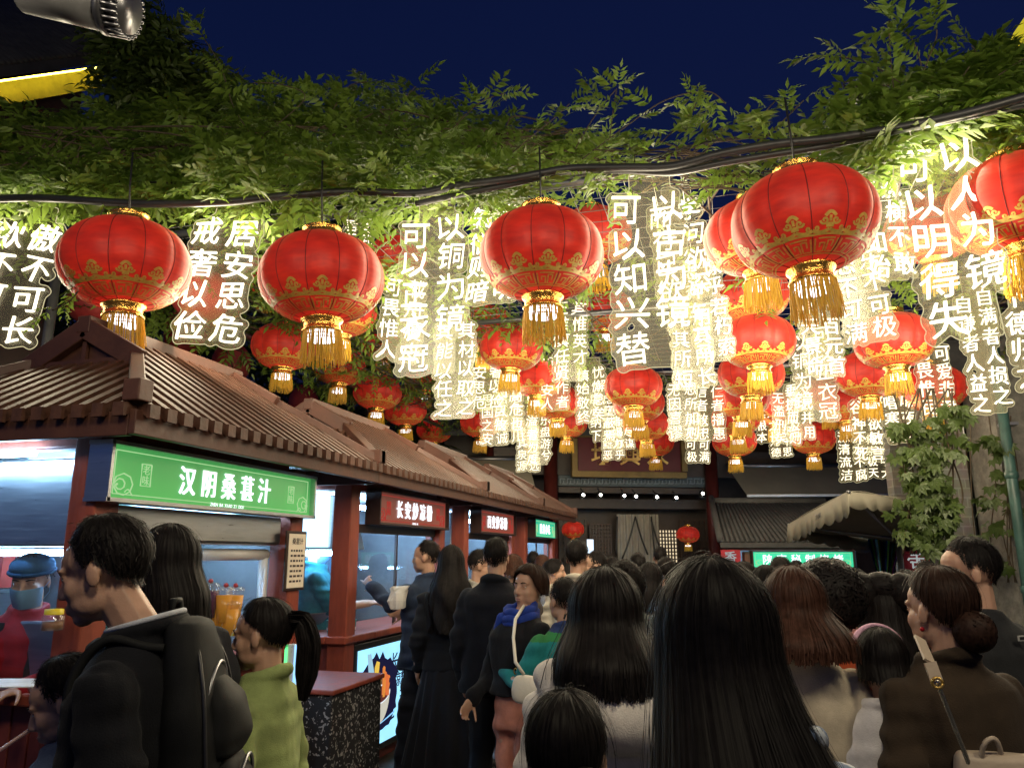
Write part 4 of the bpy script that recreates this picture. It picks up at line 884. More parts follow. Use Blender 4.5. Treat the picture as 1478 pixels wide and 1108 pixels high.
for i in range(14): runner(s1, [P(random.uniform(850, 1200), random.uniform(195, 280), 5.1) for _ in range(4)], .005)
vine('climbing_vine', 'sparse vine sprays over the bare wire net above the 以古为镜 sign', M_leaf, A_, stems=s1)
# front edge, right part
sp = []; s1 = MB()
for x, t in ((1210, 160), (1260, 130), (1310, 110), (1360, 100), (1410, 95), (1460, 85), (1510, 80)):
    for k in range(4): sp.append((x + random.uniform(-14, 14), t + 22 + k * 26, 4.8 - k * .1, .2, .25, .11))
for x in (1300, 1360, 1420, 1480): sp.append((x, 215, 5.4, .25, .3, .12)); sp.append((x, 250, 5.9, .25, .3, .10))
A_ = [blob(sp, 210, (.24, .36))]
for pts in ([(1290, 130, 4.5), (1285, 80, 4.5), (1283, 30, 4.5)], [(1300, 120, 4.5), (1250, 90, 4.5), (1212, 82, 4.5)], [(1330, 110, 4.5), (1350, 60, 4.5), (1352, 42, 4.5)], [(1390, 110, 4.5), (1408, 80, 4.5), (1402, 66, 4.5)], [(1440, 110, 4.4), (1478, 85, 4.4), (1510, 70, 4.4)], [(1330, 95, 4.5), (1318, 60, 4.5), (1300, 42, 4.5)]): A_.append(sprig(s1, pts, 4, .26))
for i in range(10): runner(s1, [P(random.uniform(1200, 1500), random.uniform(110, 220), 4.8) for _ in range(4)], .006)
vine('climbing_vine', 'leafy vine with tall shoots above the thick cable on the right', M_leaf, A_, stems=s1)
# canopy over the alley behind the front edge
s1 = MB(); n = 3000; x = rng.uniform(-6.2, 3.6, n); y = rng.uniform(5.2, 14.5, n); keep = rng.random(n) < np.where(x < -1.2, .95, np.where(x > 1.5, .55, .22)); x, y = x[keep], y[keep]; z = CZ + .12 + rng.random(len(x)) ** 2 * .5 - .1 * rng.random(len(x))
d = rng.normal(0, 1, (len(x), 3)); d[:, 2] = rng.normal(-.25, .3, len(x))
for i in range(30): a = random.uniform(-6, 3.4); runner(s1, [(a + random.uniform(-.7, .7) * q, 5 + 2.6 * q, CZ + .06 + random.uniform(0, .1)) for q in range(4)], .009, 6)
vine('climbing_vine', 'vine canopy spreading over the net above the hanging lanterns', M_leaf, [pinnate(np.stack([x, y, z], 1), d, rng.uniform(.22, .36, len(x)))], stems=s1)
# dark vine at upper left and behind the kiosks
sp = []
for x, t in ((-40, 205), (20, 200), (80, 190), (140, 185), (200, 40), (240, 60), (290, 110), (330, 150), (370, 170)):
    y = t + 20
    while y < 300: sp.append((x + random.uniform(-18, 18), y + random.uniform(-10, 10), 8.0, .36, .4, .2)); y += 34
for x, y in ((190, 15), (205, 30), (222, 70), (215, 110)): sp.append((x, y, 7.6, .2, .3, .16))
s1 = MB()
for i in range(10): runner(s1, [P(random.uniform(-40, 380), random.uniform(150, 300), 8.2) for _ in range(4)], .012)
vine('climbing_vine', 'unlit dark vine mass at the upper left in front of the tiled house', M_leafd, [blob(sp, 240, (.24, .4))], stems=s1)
sp = []
for x in range(-60, 640, 55):
    for y in range(300, 640, 55):
        if y < 330 + max(0, x) * .35 + 120: sp.append((x + random.uniform(-20, 20), y + random.uniform(-20, 20), 18 + random.uniform(-1, 1), .95, .8, .6))
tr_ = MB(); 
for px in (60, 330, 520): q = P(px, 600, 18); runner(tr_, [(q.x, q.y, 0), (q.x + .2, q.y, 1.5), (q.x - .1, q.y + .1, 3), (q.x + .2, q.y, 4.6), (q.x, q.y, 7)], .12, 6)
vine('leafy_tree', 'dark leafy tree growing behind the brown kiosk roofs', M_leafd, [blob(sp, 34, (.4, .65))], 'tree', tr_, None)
# five-fingered ivy on the brick house
def ivy(specs, dens, size=(.07, .13)):
    pp = []
    for (px, py, D, rx, ry, rz) in specs:
        n = max(3, int(dens * rx * rz * 4)); c = np.array(P(px, py, D)); pp.append(c + (nrm(rng.normal(0, 1, (n, 3))) * (rng.random((n, 1)) ** .4) * np.array([[rx, ry, rz]])) @ np.array(Matrix.Rotation(PSI, 3, 'Z')).T)
    p = np.concatenate(pp); n = len(p); nr = nrm(rng.normal(0, .5, (n, 3)) + np.array([[-.3, -1, .25]])); d0 = nrm(np.cross(nr, rng.normal(0, .4, (n, 3)) + np.array([[1, 0, 0]]))); d0 *= np.where(d0[:, 2:] > 0, -1, 1); sd = nrm(np.cross(d0, nr)); s = rng.uniform(*size, n); V = []; Q = []; o = 0
    for a, sc in ((-1.25, .7), (-.62, .92), (0, 1.05), (.62, .92), (1.25, .7)):
        ax = nrm(d0 * math.cos(a) + sd * math.sin(a)); v, q = leaflets(p, ax, nr, s * sc, s * sc * .5); V.append(v); Q.append(q + o); o += len(v)
    return np.concatenate(V), np.concatenate(Q)
sp = []
for (x, y, rx, rz) in ((1312, 655, 20, 16), (1326, 690, 24, 22), (1340, 660, 30, 20), (1345, 700, 35, 25), (1325, 735, 40, 25), (1360, 740, 22, 30), (1330, 770, 35, 22), (1355, 785, 25, 22), (1340, 620, 25, 20), (1300, 620, 25, 15), (1375, 600, 25, 20), (1380, 640, 12, 20)): sp.append((x, y, 7.85, rx / F * 7.85, .22, rz / F * 7.85))
s1 = MB()
for i in range(14): a = random.uniform(1285, 1370); runner(s1, [P(a + random.uniform(-25, 25), y, 7.95) for y in (560, 640, 720, 800)], .009)
vine('ivy_plant', 'five leaved ivy tumbling down in front of the brick pillar, beside the beige canopy', M_ivy, [ivy(sp, 300)], 'ivy', s1, 'ivy on the brick house')
sp = []
for (x, y, rx, rz) in ((1420, 720, 18, 20), (1450, 690, 22, 18), (1425, 640, 15, 18), (1440, 760, 18, 18), (1465, 735, 12, 20), (1415, 790, 14, 20), (1450, 820, 15, 15), (1440, 650, 18, 18)): sp.append((x, y, 8.5, rx / F * 8.5, .15, rz / F * 8.5))
s1 = MB()
for i in range(6): a = random.uniform(1410, 1465); runner(s1, [P(a + random.uniform(-12, 12), y, 8.6) for y in (600, 690, 760, 840)], .007)
vine('ivy_plant', 'thin ivy strands with large leaves against the dark window of the brick house', M_ivy, [ivy(sp, 130, (.09, .15))], 'ivy', s1, 'ivy on the brick house')
# ---------------------------------------------------------------- cables and wire net
def cable(pts, r, label, mt=M_black):
    m = MB(); runner(m, [P(*p) for p in pts], r, 8); o = m.build('power_cable', mt); tag(o, label, 'cable'); return o
M_cab = mat('black_cable_rubber', (.02, .02, .022), .45, var=.3)
cb = [(-40, 288, 5.0), (60, 286, 5.0), (200, 294, 5.0), (320, 292, 5.0), (400, 284, 5.0), (500, 277, 5.0), (600, 279, 4.95), (660, 268, 4.9), (740, 258, 4.85), (820, 244, 4.8), (900, 242, 4.7), (970, 240, 4.6), (1040, 222, 4.5), (1120, 208, 4.4), (1200, 200, 4.3), (1300, 184, 4.2), (1400, 162, 4.1), (1500, 134, 4.0)]
cable(cb, .027, 'thick black cable sagging across the front of the vines', M_cab)
cable([(x, y + 9 + 6 * math.sin(x * .013), D + .03) for x, y, D in cb[6:]], .021, 'second black cable twisting just under the thick one on the right', M_cab)
cable([(-20, 268, 5.4), (150, 262, 5.4), (380, 268, 5.3), (620, 270, 5.2), (830, 255, 5.1), (1050, 200, 5.0), (1250, 190, 4.8), (1500, 120, 4.6)], .008, 'thin wire running just above the thick black cable', M_cab)
nt = empty('wire_net', (0, 9, CZ), 'dark square wire net stretched over the alley carrying the vines', 'net'); m = MB(); M_wire = mat('galvanised_wire', (.2, .2, .2), .5, .6)
for i in range(46): x = -5.4 + i * .2; m.tube([(x, 4.9, CZ + .16), (x, 14.2, CZ)], .0035, 4, 0, False)
for i in range(47): y = 4.9 + i * .2; m.tube([(-5.4, y, CZ + .16 - .16 * (y - 4.9) / 9.3), (3.7, y, CZ + .16 - .16 * (y - 4.9) / 9.3)], .0035, 4, 0, False)
m.build('net_mesh', M_wire, nt); m = MB()
for y in (4.9, 7.9, 10.9, 13.9): m.tube([(-5.4, y, CZ + .1), (3.7, y, CZ + .1)], .03, 10)
for x in (-5.4, 3.7): m.tube([(x, 4.9, CZ + .1), (x, 14.2, CZ)], .03, 10)
for x in (-5.4, 3.7):
    for y in (4.9, 10.9): m.tube([(x, y, 0), (x, y, CZ + .1)], .04, 10)
m.build('pipe_frame', M_dksteel, nt)
# ================================================================ people
def vnoise(p, sc, seed, n=10):
    r = np.random.default_rng(seed); o = np.zeros(len(p)); q = p * sc
    for i in range(n):
        k = r.normal(0, 1, 3); k *= (1 + .9 * i / n) / np.linalg.norm(k); o += np.sin(q @ k * 2.4 + r.uniform(0, 6.3) + .6 * np.sin(q @ r.normal(0, .8, 3)))
    return o / math.sqrt(n)
def remesh(mb, vox, it=3):
    me = mesh_np('tmp', mb.np(), mb.f, []); o = bpy.data.objects.new('tmp', me); TMPC.objects.link(o)
    m = o.modifiers.new('r', 'REMESH'); m.mode = 'VOXEL'; m.voxel_size = vox; s = o.modifiers.new('s', 'SMOOTH'); s.factor = .5; s.iterations = it
    
    with bpy.context.temp_override(scene=TMPS, view_layer=TMPL): dg = bpy.context.evaluated_depsgraph_get()
    e = o.evaluated_get(dg).to_mesh()
    v = np.empty(len(e.vertices) * 3, np.float32); e.vertices.foreach_get('co', v); f = np.empty(len(e.loops), np.int32); e.loops.foreach_get('vertex_index', f)
    nn = np.empty(len(e.vertices) * 3, np.float32); e.vertices.foreach_get('normal', nn)
    tot = np.empty(len(e.polygons), np.int32); e.polygons.foreach_get('loop_total', tot)
    o.evaluated_get(dg).to_mesh_clear(); bpy.data.objects.remove(o); bpy.data.meshes.remove(me)
    assert (tot == 4).all()
    return v.reshape(-1, 3), f.reshape(-1, 4), nn.reshape(-1, 3)
TMPS = bpy.data.scenes.new('tmp'); TMPC = TMPS.collection; TMPL = TMPS.view_layers[0]
def loft(mb, rings, n=28, m=0, pleat=0, pk=14, ph=0):
    vs = []
    for i, (z, cx, cyy, rx, ry) in enumerate(rings):
        for j in range(n):
            a = 2 * math.pi * j / n; c, s = math.cos(a), math.sin(a); k = 1 + (pleat * i / len(rings) * math.sin(pk * a + ph) if pleat else 0)
            vs.append((cx + rx * k * math.copysign(abs(c) ** .85, c), cyy + ry * k * math.copysign(abs(s) ** .85, s), z))
    k = len(rings); fs = [(i * n + j, i * n + (j + 1) % n, (i + 1) * n + (j + 1) % n, (i + 1) * n + j) for i in range(k - 1) for j in range(n)]
    fs += [tuple(range(n - 1, -1, -1)), tuple(range((k - 1) * n, k * n))]; return mb.add(vs, fs, m, True)
CLM = {}
def cloth(c, rough=.85, bump=.25):
    k = (c, rough)
    if k not in CLM:
        m = CLM[k] = mat('woven_cloth', c, rough, var=.22, vs=14, bump=bump, bs=260, sheen=.05, spec=.15)
        n, l = m.node_tree.nodes, m.node_tree.links; old = [q for q in n if q.type == 'BUMP'][0]; tc = n.new('ShaderNodeTexCoord'); mp = n.new('ShaderNodeMapping'); mp.inputs['Scale'].default_value = (1.2, 1.2, .55); t = n.new('ShaderNodeTexNoise'); t.inputs['Scale'].default_value = 7; t.inputs['Detail'].default_value = 2; t.inputs['Distortion'].default_value = .5
        l.new(tc.outputs['Object'], mp.inputs[0]); l.new(mp.outputs[0], t.inputs[0]); b2 = n.new('ShaderNodeBump'); b2.inputs['Strength'].default_value = .4; b2.inputs['Distance'].default_value = .035; l.new(t.outputs[0], b2.inputs['Height']); l.new(b2.outputs[0], old.inputs['Normal'])
    return CLM[k]
M_skin = mat('skin', (.46, .27, .19), .45, var=.10, vs=18, bump=.08, bs=220, spec=.4)
_b = M_skin.node_tree.nodes['Principled BSDF']; _b.inputs['Subsurface Weight'].default_value = .12; _b.inputs['Subsurface Radius'].default_value = (.02, .008, .004); _b.inputs['Subsurface Scale'].default_value = .4
M_lip = mat('lip_skin', (.37, .16, .13), .4, var=.1); M_eyew = mat('eye_white', (.6, .58, .55), .2, var=0); M_iris = mat('dark_iris', (.012, .008, .006), .1, var=0)
def hairmat(name, c): return mat(name, c, .52, var=.5, vs=40, spec=.10)
M_hair = hairmat('black_hair', (.011, .009, .009)); M_hairb = hairmat('brown_hair', (.055, .024, .016)); M_hairr = hairmat('dark_brown_hair', (.028, .014, .010))
M_leather = mat('black_shoe', (.02, .02, .022), .4); M_sole = mat('white_sneaker', (.6, .6, .6), .6)

def sm(x, a, b): t = np.clip((x - a) / (b - a), 0, 1); return t * t * (3 - 2 * t)
class Hair:
    """hair of a head in head coordinates: phi 0 = face, pi = nape; t 0 = crown, 1 = tips"""
    def __init__(s, style, L=0., push=.05, vol=1., wav=0., flare=0., part=0.):
        s.style, s.L, s.push, s.vol, s.wav, s.flare = style, L, push, vol, wav, flare
    def ends(s, ph):
        a = np.abs(np.angle(np.exp(1j * ph))) * 180 / np.pi
        if s.style == 'short': pol = np.interp(a, [0, 35, 58, 76, 92, 118, 180], [50, 53, 64, 98, 88, 122, 146]); dr = a * 0
        elif s.style == 'tied': pol = np.interp(a, [0, 40, 70, 95, 120, 180], [48, 54, 74, 88, 122, 140]); dr = a * 0
        elif s.style == 'bob': pol = np.interp(a, [0, 40, 62, 180], [58, 64, 94, 98]); dr = s.L * sm(a, 55, 80)
        else: pol = np.interp(a, [0, 30, 55, 70, 180], [48, 58, 84, 96, 98]); dr = s.L * sm(a, 52, 76)
        return pol * np.pi / 180, dr
    def pos(s, ph, t, off=0.):
        pe, dr = s.ends(ph); R0 = .095; Lp = pe * R0; tot = Lp + dr; q = t * tot; po = np.minimum(q, Lp) / R0; d = np.maximum(q - Lp, 0)
        wob = 1 + .007 * np.sin(ph * 9 + 2 * po) + .006 * np.sin(ph * 23 + 1.3) + .004 * np.sin(ph * 51 + 3 * po); k = s.vol * wob
        if s.style in ('short', 'tied'): k = k + (.90 - s.vol) * sm(t, .35, 1.0)
        top = 1 + .06 * np.exp(-(po / .9) ** 2) * (1 if s.style == 'short' else .4)
        rx, ry, rz = .084 * k + off, .104 * k + off, .097 * k * top + off
        sp_ = np.where(po > 1.57, np.maximum(np.sin(po), .74), np.sin(po)) if s.style in ('short', 'tied') else np.sin(po)
        x = rx * sp_ * np.sin(ph); y = ry * sp_ * np.cos(ph) - .012; z = rz * np.cos(po) + .033
        f = sm(d, 0, max(.12, s.L * .5 + 1e-6)); z = z - d; w = s.wav * np.sin(d * 26 + ph * 5) * sm(d, .05, .2)
        x = x * (1 + f * (s.flare + .12 * np.abs(np.sin(ph)))) + w; y = y - s.push * f + w * .6 - .02 * f * np.cos(ph) * (np.cos(ph) > 0) * 3
        return np.stack([x, y, z], -1)
    def mesh(s, n, m=10, width=.0022, wild=.004, sheet=(120, 22)):
        ds = .13 if s.style == 'short' else .10; fl_ = 2.2 if s.style == 'short' else 3.0; lo_ = .66 if s.style == 'short' else .84
        V, F = [], []; A, B = sheet; ph, t = np.meshgrid(np.linspace(-np.pi, np.pi, A, endpoint=False), np.linspace(0, 1, B)); p = s.pos(ph, t, -.003).reshape(-1, 3); V.append(p)
        i, j = np.meshgrid(np.arange(B - 1), np.arange(A), indexing='ij'); F.append(np.stack([i * A + j, i * A + (j + 1) % A, (i + 1) * A + (j + 1) % A, (i + 1) * A + j], -1).reshape(-1, 4)); o = len(p)
        ph = rng.uniform(-np.pi, np.pi, n)[:, None]; t0 = rng.uniform(0, .55, n)[:, None] ** 1.3; t1 = np.maximum(t0 + .15, rng.uniform(lo_, 1.05, n)[:, None]); u = np.linspace(0, 1, m)[None]
        
        if s.style == 'short': t0 = rng.uniform(0, .92, n)[:, None]; t1 = np.minimum(t0 + rng.uniform(.10, .30, n)[:, None], 1.04)
        t = t0 + (t1 - t0) * u; dphi = rng.normal(0, ds, n)[:, None] * u + .03 * np.sin(u * 5 + rng.uniform(0, 6, n)[:, None]); off = (np.abs(rng.normal(0, wild, n)) * np.where(rng.random(n) < .05, fl_, 1))[:, None] * (.3 + u) + .001
        a = s.pos(ph + dphi, t, off); b = s.pos(ph + dphi + width / .09, t, off); V.append(np.stack([a, b], 2).reshape(-1, 3))
        k = (np.arange(n) * m * 2)[:, None] + (np.arange(m - 1) * 2)[None]; F.append((np.stack([k, k + 1, k + 3, k + 2], -1) + o).reshape(-1, 4))
        return np.concatenate(V), np.concatenate(F)
def tail(path, rad, n, m=14, width=.0025, wild=.2):
    path = np.array([tuple(p) for p in path]); T = np.linspace(0, len(path) - 1, m); P_ = np.stack([np.interp(T, np.arange(len(path)), path[:, i]) for i in range(3)], 1); Rr = np.interp(T, np.arange(len(rad)), rad)
    th = rng.uniform(0, 2 * np.pi, n); q = np.sqrt(rng.random(n)); d = np.gradient(P_, axis=0); d = nrm(d); a = nrm(np.cross(d, np.array([[.9, .3, .1]]))); b = np.cross(d, a); tw = rng.normal(0, .5, n)
    ang = th[:, None] + tw[:, None] * np.linspace(0, 1, m)[None]; c = P_[None] + (a[None] * np.cos(ang)[..., None] + b[None] * np.sin(ang)[..., None]) * (q[:, None] * Rr[None] * (1 + wild * rng.normal(0, .3, n))[:, None])[..., None]
    s = rng.normal(0, 1, (n, 1, 3)); s = nrm(np.cross(np.broadcast_to(d[None], c.shape), s)) * width; V = np.stack([c - s, c + s], 2).reshape(-1, 3); k = (np.arange(n) * m * 2)[:, None] + (np.arange(m - 1) * 2)[None]
    return V, np.stack([k, k + 1, k + 3, k + 2], -1).reshape(-1, 4)
def ballhair(c, r, n, curl=0.0, m=9):   # a bun or a mass of curls: ribbons wound round a ball
    c, r = np.array(c), np.array(r); d = nrm(rng.normal(0, 1, (n, 3))); e = nrm(np.cross(d, rng.normal(0, 1, (n, 3)))); u = np.linspace(-.75, .75, m)[None, :, None]; q = d[:, None] * np.cos(u) + e[:, None] * np.sin(u)
    if curl: q = q * (1 + curl * np.sin(u * 9 + rng.uniform(0, 6, (n, 1, 1)))) + curl * .7 * np.cos(u * 9 + rng.uniform(0, 6, (n, 1, 1))) * np.cross(d, e)[:, None]
    q = q * rng.uniform(.93, 1.06, (n, 1, 1)); p = c + q * r; s = nrm(np.cross(q, np.gradient(q, axis=1))) * .0028; V = np.stack([p - s, p + s], 2).reshape(-1, 3); k = (np.arange(n) * m * 2)[:, None] + (np.arange(m - 1) * 2)[None]
    return V, np.stack([k, k + 1, k + 3, k + 2], -1).reshape(-1, 4)
def hand(mb, w, d, pn, curl=.5, thumb=1, s=1.0, point=False):
    """wrist w, finger direction d, palm normal pn (the side the fingers curl to)"""
    w, d, pn = Vector(w), Vector(d).normalized(), Vector(pn).normalized(); sd = d.cross(pn).normalized(); pn = sd.cross(d)
    T = Matrix((sd, d, pn)).transposed(); mb.ell(w + d * .048 * s, (.040 * s, .052 * s, .015 * s), 0, 14, T); mb.cap(w - d * .03 * s, .026 * s, w + d * .02 * s, .025 * s)
    for i, (L, x) in enumerate(((.068, .030), (.078, .010), (.072, -.010), (.056, -.029))):
        c = curl * (1 + .12 * i) if not (point and i == 0) else .08
        p = w + d * (.088 - .006 * abs(i - 1)) * s + sd * x * s; dd = (d + sd * (x * 2.2)).normalized(); r = .0088 * s
        for k, fr in enumerate((.45, .32, .23)):
            a = c * (.55 + .35 * k); dd = (dd * math.cos(a) + pn * math.sin(a)).normalized(); q = p + dd * L * fr * s; mb.cap(p, r, q, r * .92, 0, 8); p = q; r *= .92
    p = w + d * .022 * s + sd * .034 * thumb * s; dd = (d * .65 + sd * thumb * .75 + pn * .35).normalized(); r = .0115 * s
    for L in (.032, .030, .024): q = p + dd * L * s; mb.cap(p, r, q, r * .88, 0, 8); p = q; r *= .88; dd = (dd + pn * .25 * curl + d * .25).normalized()
def xf(v, M): A = np.array(M); return v @ A[:3, :3].T + A[:3, 3]

def person(px, py, D, face, label, hair=('short', {}), hcol=None, top=(.02, .02, .024), bottom=(.02, .021, .026), hy=0, hp=0, hroll=0, hs=1.0, fem=False, arms=None, hem=.46, ease=1.12, lower='trousers', skirt=(.62, .24, .5), bands=None, detail=None, extra=None, shoes=None, sleeve=1.0, collar=True, topname='jacket', stand=None, nstr=None, fold=.010, H=None, lean=0.):
    """head centre at pixel (px, py) and distance D; face = heading in degrees, 0 looking up the alley, 90 to the left"""
    h0 = P(px, py, D); z = h0.z; base = 0.
    if H is None: H = z / .932
    else: base = z - H * .932
    det = detail or (.0048 if D < 3.2 else .0065 if D < 5 else .009); o_ = Matrix.Rotation(R(face), 3, 'Z') @ Vector((0, lean, 0)); k = empty('person', (h0.x - o_.x, h0.y - o_.y, base), label, 'person', None, R(face)); fw = .96 if fem else 1.0
    pos = WM[k.name]
    Hm = Matrix.Translation((0, lean, H * .932)) @ Euler((R(-hp), R(hroll), R(hy)), 'XYZ').to_matrix().to_4x4(); g = hs * (.97 if fem else 1.0); Hm = Hm @ Matrix.Scale(g, 4) @ Matrix.Translation((0, .012, 0))
    hd = lambda *p: Hm @ Vector(p); HR = Hm.to_3x3()
    sw = .106 * H * fw; sz = .787 * H
    # --- skin: one continuous body
    b = MB(); T = HR
    b.ell(hd(0, -.012, .035), (.075, .095, .088), 0, 20, T); b.ell(hd(0, .022, -.03), (.064, .068, .078), 0, 18, T); b.ell(hd(0, .062, -.092), (.027, .024, .020), 0, 12, T); b.ell(hd(0, .055, -.055), (.036, .038, .046), 0, 14, T); b.ell(hd(0, .026, .042), (.066, .066, .056), 0, 16, T)
    for s in (-1, 1):
        b.ell(hd(s * .034, .052, -.025), (.030, .030, .034), 0, 12, T); b.ell(hd(s * .028, .077, .024), (.028, .014, .009), 0, 10, T); b.ell(hd(s * .077, -.010, -.006), (.008, .018, .029), 0, 12, T); b.ell(hd(s * .030, .0745, .006), (.017, .0135, .010), 0, 10, T)
        b.ell(hd(s * .010, .097, -.034), (.009, .010, .008), 0, 8, T); b.ell(hd(s * .042, .022, -.058), (.020, .048, .034), 0, 12, T)
    b.cap(hd(0, .086, .016), .009 * g, hd(0, .106, -.028), .0125 * g); b.cap(hd(-.016, .089, -.0605), .007 * g, hd(.016, .089, -.0605), .007 * g); b.cap(hd(-.013, .088, -.072), .008 * g, hd(.013, .088, -.072), .008 * g)
    b.cap(hd(0, -.02, -.05), .051 * g * fw, (0, -.015, H * .835), .054 * g * fw); loft(b, [(.47 * H, 0, 0, .088 * H, .062 * H), (.6 * H, 0, 0, .082 * H, .06 * H), (.74 * H, 0, 0, .098 * H, .066 * H), (.79 * H, 0, 0, .086 * H, .050 * H), (.845 * H, 0, -.01, .045 * H, .035 * H)])
    arms = arms or {}; J = {}
    for s, nm in ((-1, 'l'), (1, 'r')):
        A = arms.get(nm, {}); e = Vector(A.get('e', (s * (.135 * H), -.03 * H, .635 * H))); w = Vector(A.get('w', (s * .135 * H, .045 * H, .50 * H))); hd_ = A.get('d') or (w - e); J[nm] = (e, w)
        b.cap((s * sw * .95, 0, sz - .008 * H), .030 * H * fw, e, .024 * H * fw); b.cap(e, .025 * H * fw, w, .0165 * H * fw); hand(b, w + Vector(hd_).normalized() * .008, hd_, A.get('n', (-s, .15, 0)), A.get('c', .45), A.get('t', s if not A else A.get('t', s)), g * (.94 if fem else 1.02), A.get('point', False))
    st = stand or ((-.055, .02), (.055, -.02)); 
    for s, (dx, dy) in zip((-1, 1), st): b.cap((s * .05 * H, 0, .50 * H), .052 * H, (s * .052 * H, dy * .6 + .012, .275 * H), .035 * H); b.cap((s * .052 * H, dy * .6 + .012, .275 * H), .034 * H, (dx * H, dy, .045 * H), .023 * H)
    v, f, n_ = remesh(b, det, 5 if det < .006 else 3); link('body', mesh_np('body', v, f, [M_skin], None, True), k)
    # --- face details
    for s in (-1, 1):
        m = MB(); m.ell(hd(s * .0305, .0765, .0055), (.0145, .0075, .0055), 0, 12, T); m.ell(hd(s * .0305, .0815, .0055), (.0055, .0035, .0055), 1, 10, T); m.tube([hd(s * x, y, z_) for x, y, z_ in ((.016, .083, .005), (.024, .085, .0105), (.034, .084, .0115), (.046, .075, .008))], .0016 * g, 5, 1); link('eye', mesh_np('eye', m.np(), m.f, [M_eyew, M_iris], m.m, m.s), k)
        m = MB(); m.tube([hd(s * x, y, z_) for x, y, z_ in ((.014, .0905, .024), (.028, .0925, .029), (.04, .087, .029), (.052, .076, .024))], [.002 * g, .0035 * g, .003 * g, .001 * g], 5); link('eyebrow', mesh_np('eyebrow', m.np(), m.f, [M_hair], m.m, m.s), k)
    m = MB(); m.ell(hd(0, .0925, -.0605), (.021, .006, .0048), 0, 12, T); m.ell(hd(0, .0918, -.070), (.018, .006, .0055), 0, 12, T); link('mouth', mesh_np('mouth', m.np(), m.f, [M_lip], m.m, m.s), k)
    # --- hair
    st_, kw = hair; kw = dict(kw); hx = Hair('long' if st_ == 'long' else st_ if st_ in ('short', 'tied', 'bob') else 'tied', **{q: kw[q] for q in kw if q in ('L', 'push', 'vol', 'wav', 'flare')})
    ns = nstr or (4200 if D < 1.6 else 2600 if D < 3.2 else 1100 if D < 5.2 else 420)
    seg = 9 if hx.L == 0 else 20 if D < 3 else 12
    V, Fq = hx.mesh(ns, seg, .0013 if D < 1.6 else .0019 if D < 3 else .003 if D < 5 else .005, .0035 if st_ == 'short' else .004); V = [xf(V, Hm)]; Fq = [Fq]
    for ex in kw.get('more', []):
        v2, f2 = (tail([tuple(hd(*q)) for q in ex[1]], ex[2], int(ex[3] * (1 if D < 3.3 else .5))) if ex[0] == 'tail' else ballhair(tuple(hd(*ex[1])), ex[2], ex[3], ex[4] if len(ex) > 4 else 0)); Fq.append(f2 + sum(len(q) for q in V)); V.append(v2)
        if ex[0] == 'ball':
            mm = MB(); mm.ell(hd(*ex[1]), [q * .95 for q in ex[2]], 0, 16); Fq.append(np.array([q if len(q) == 4 else (q[0], q[1], q[2], q[2]) for q in mm.f if len(q) == 4]) + sum(len(q) for q in V)); V.append(mm.np())
    link('hair', mesh_np('hair', np.concatenate(V), np.concatenate(Fq), [hcol or M_hair], None, True), k)
    # --- upper garment
    t = MB(); E_ = ease; zh = hem * H; bl = .012 * H if fem else 0
    loft(t, [(zh, 0, 0, .108 * H * E_, .082 * H * E_), (max(zh + .02, .53 * H), 0, 0, (.104 if not fem else .098) * H * E_, .078 * H * E_), (.62 * H, 0, 0, (.098 if not fem else .09) * H * E_, .074 * H * E_), (.70 * H, 0, bl * .4, .103 * H * E_, .077 * H * E_), (.765 * H, 0, bl * .3, .108 * H * E_, .074 * H * E_), (.80 * H, 0, -.004, .098 * H * fw * E_, .060 * H * E_), (.829 * H, 0, -.008, .074 * H, .05 * H), (.856 * H, 0, -.010, .042 * H, .042 * H)], 32)
    for s, nm in ((-1, 'l'), (1, 'r')):
        e, w = J[nm]; t.cap((s * sw * (.9 + .1 * E_), 0, sz - .006 * H * (E_ - 1) * 4), .040 * H * fw * (.85 + .15 * E_), e, .035 * H * (.7 + .3 * E_))
        if sleeve > .6: ww = e.lerp(w, sleeve * .97); t.cap(e, .036 * H * (.7 + .3 * E_), ww, .026 * H * (.7 + .3 * E_)); dd = (w - e).normalized(); t.cap(ww - dd * .02, .028 * H * (.7 + .3 * E_), ww, .028 * H * (.7 + .3 * E_))
    if collar: 
        ang = [2 * math.pi * i / 20 for i in range(21)]; t.tube([(.048 * H * math.cos(a), -.012 + .046 * H * math.sin(a), H * .852 - .012 * H * math.sin(a)) for a in ang], .012 * H, 8)
    if extra and 'top' in extra: extra['top'](t, H)
    vx = max(det * 1.3, .008 if D < 2.6 else .011); v, f, n_ = remesh(t, vx, 3)
    zz = v[:, 2] / H; sc = np.array([1, 1, .55]); arm = np.clip((np.abs(v[:, 0]) - .10 * H) / (.03 * H), 0, 1)
    wr = fold * (vnoise(v * sc, 9, 11 + int(px)) * .6 + vnoise(v * np.array([.6, .6, 2.2]), 12, 5 + int(px)) * (.25 + .6 * arm) + vnoise(v * np.array([1, 1, .3]), 16, int(py)) * .4 * np.clip((.75 - zz) * 4, 0, 1)); v = v + n_ * wr[:, None]
    fz = zz[f].mean(1); fc = v[f].mean(1); mats = [cloth(top) if isinstance(top, tuple) else top]; mi = np.zeros(len(f), int)
    if bands:
        for i, (fn, c) in enumerate(bands): mats.append(cloth(c) if isinstance(c, tuple) else c); mi[fn(fc / H)] = i + 1
    link(topname, mesh_np(topname, v, f, mats, mi, True), k)
    # --- lower garment and shoes
    bm_ = cloth(bottom) if isinstance(bottom, tuple) else bottom
    l_ = MB()
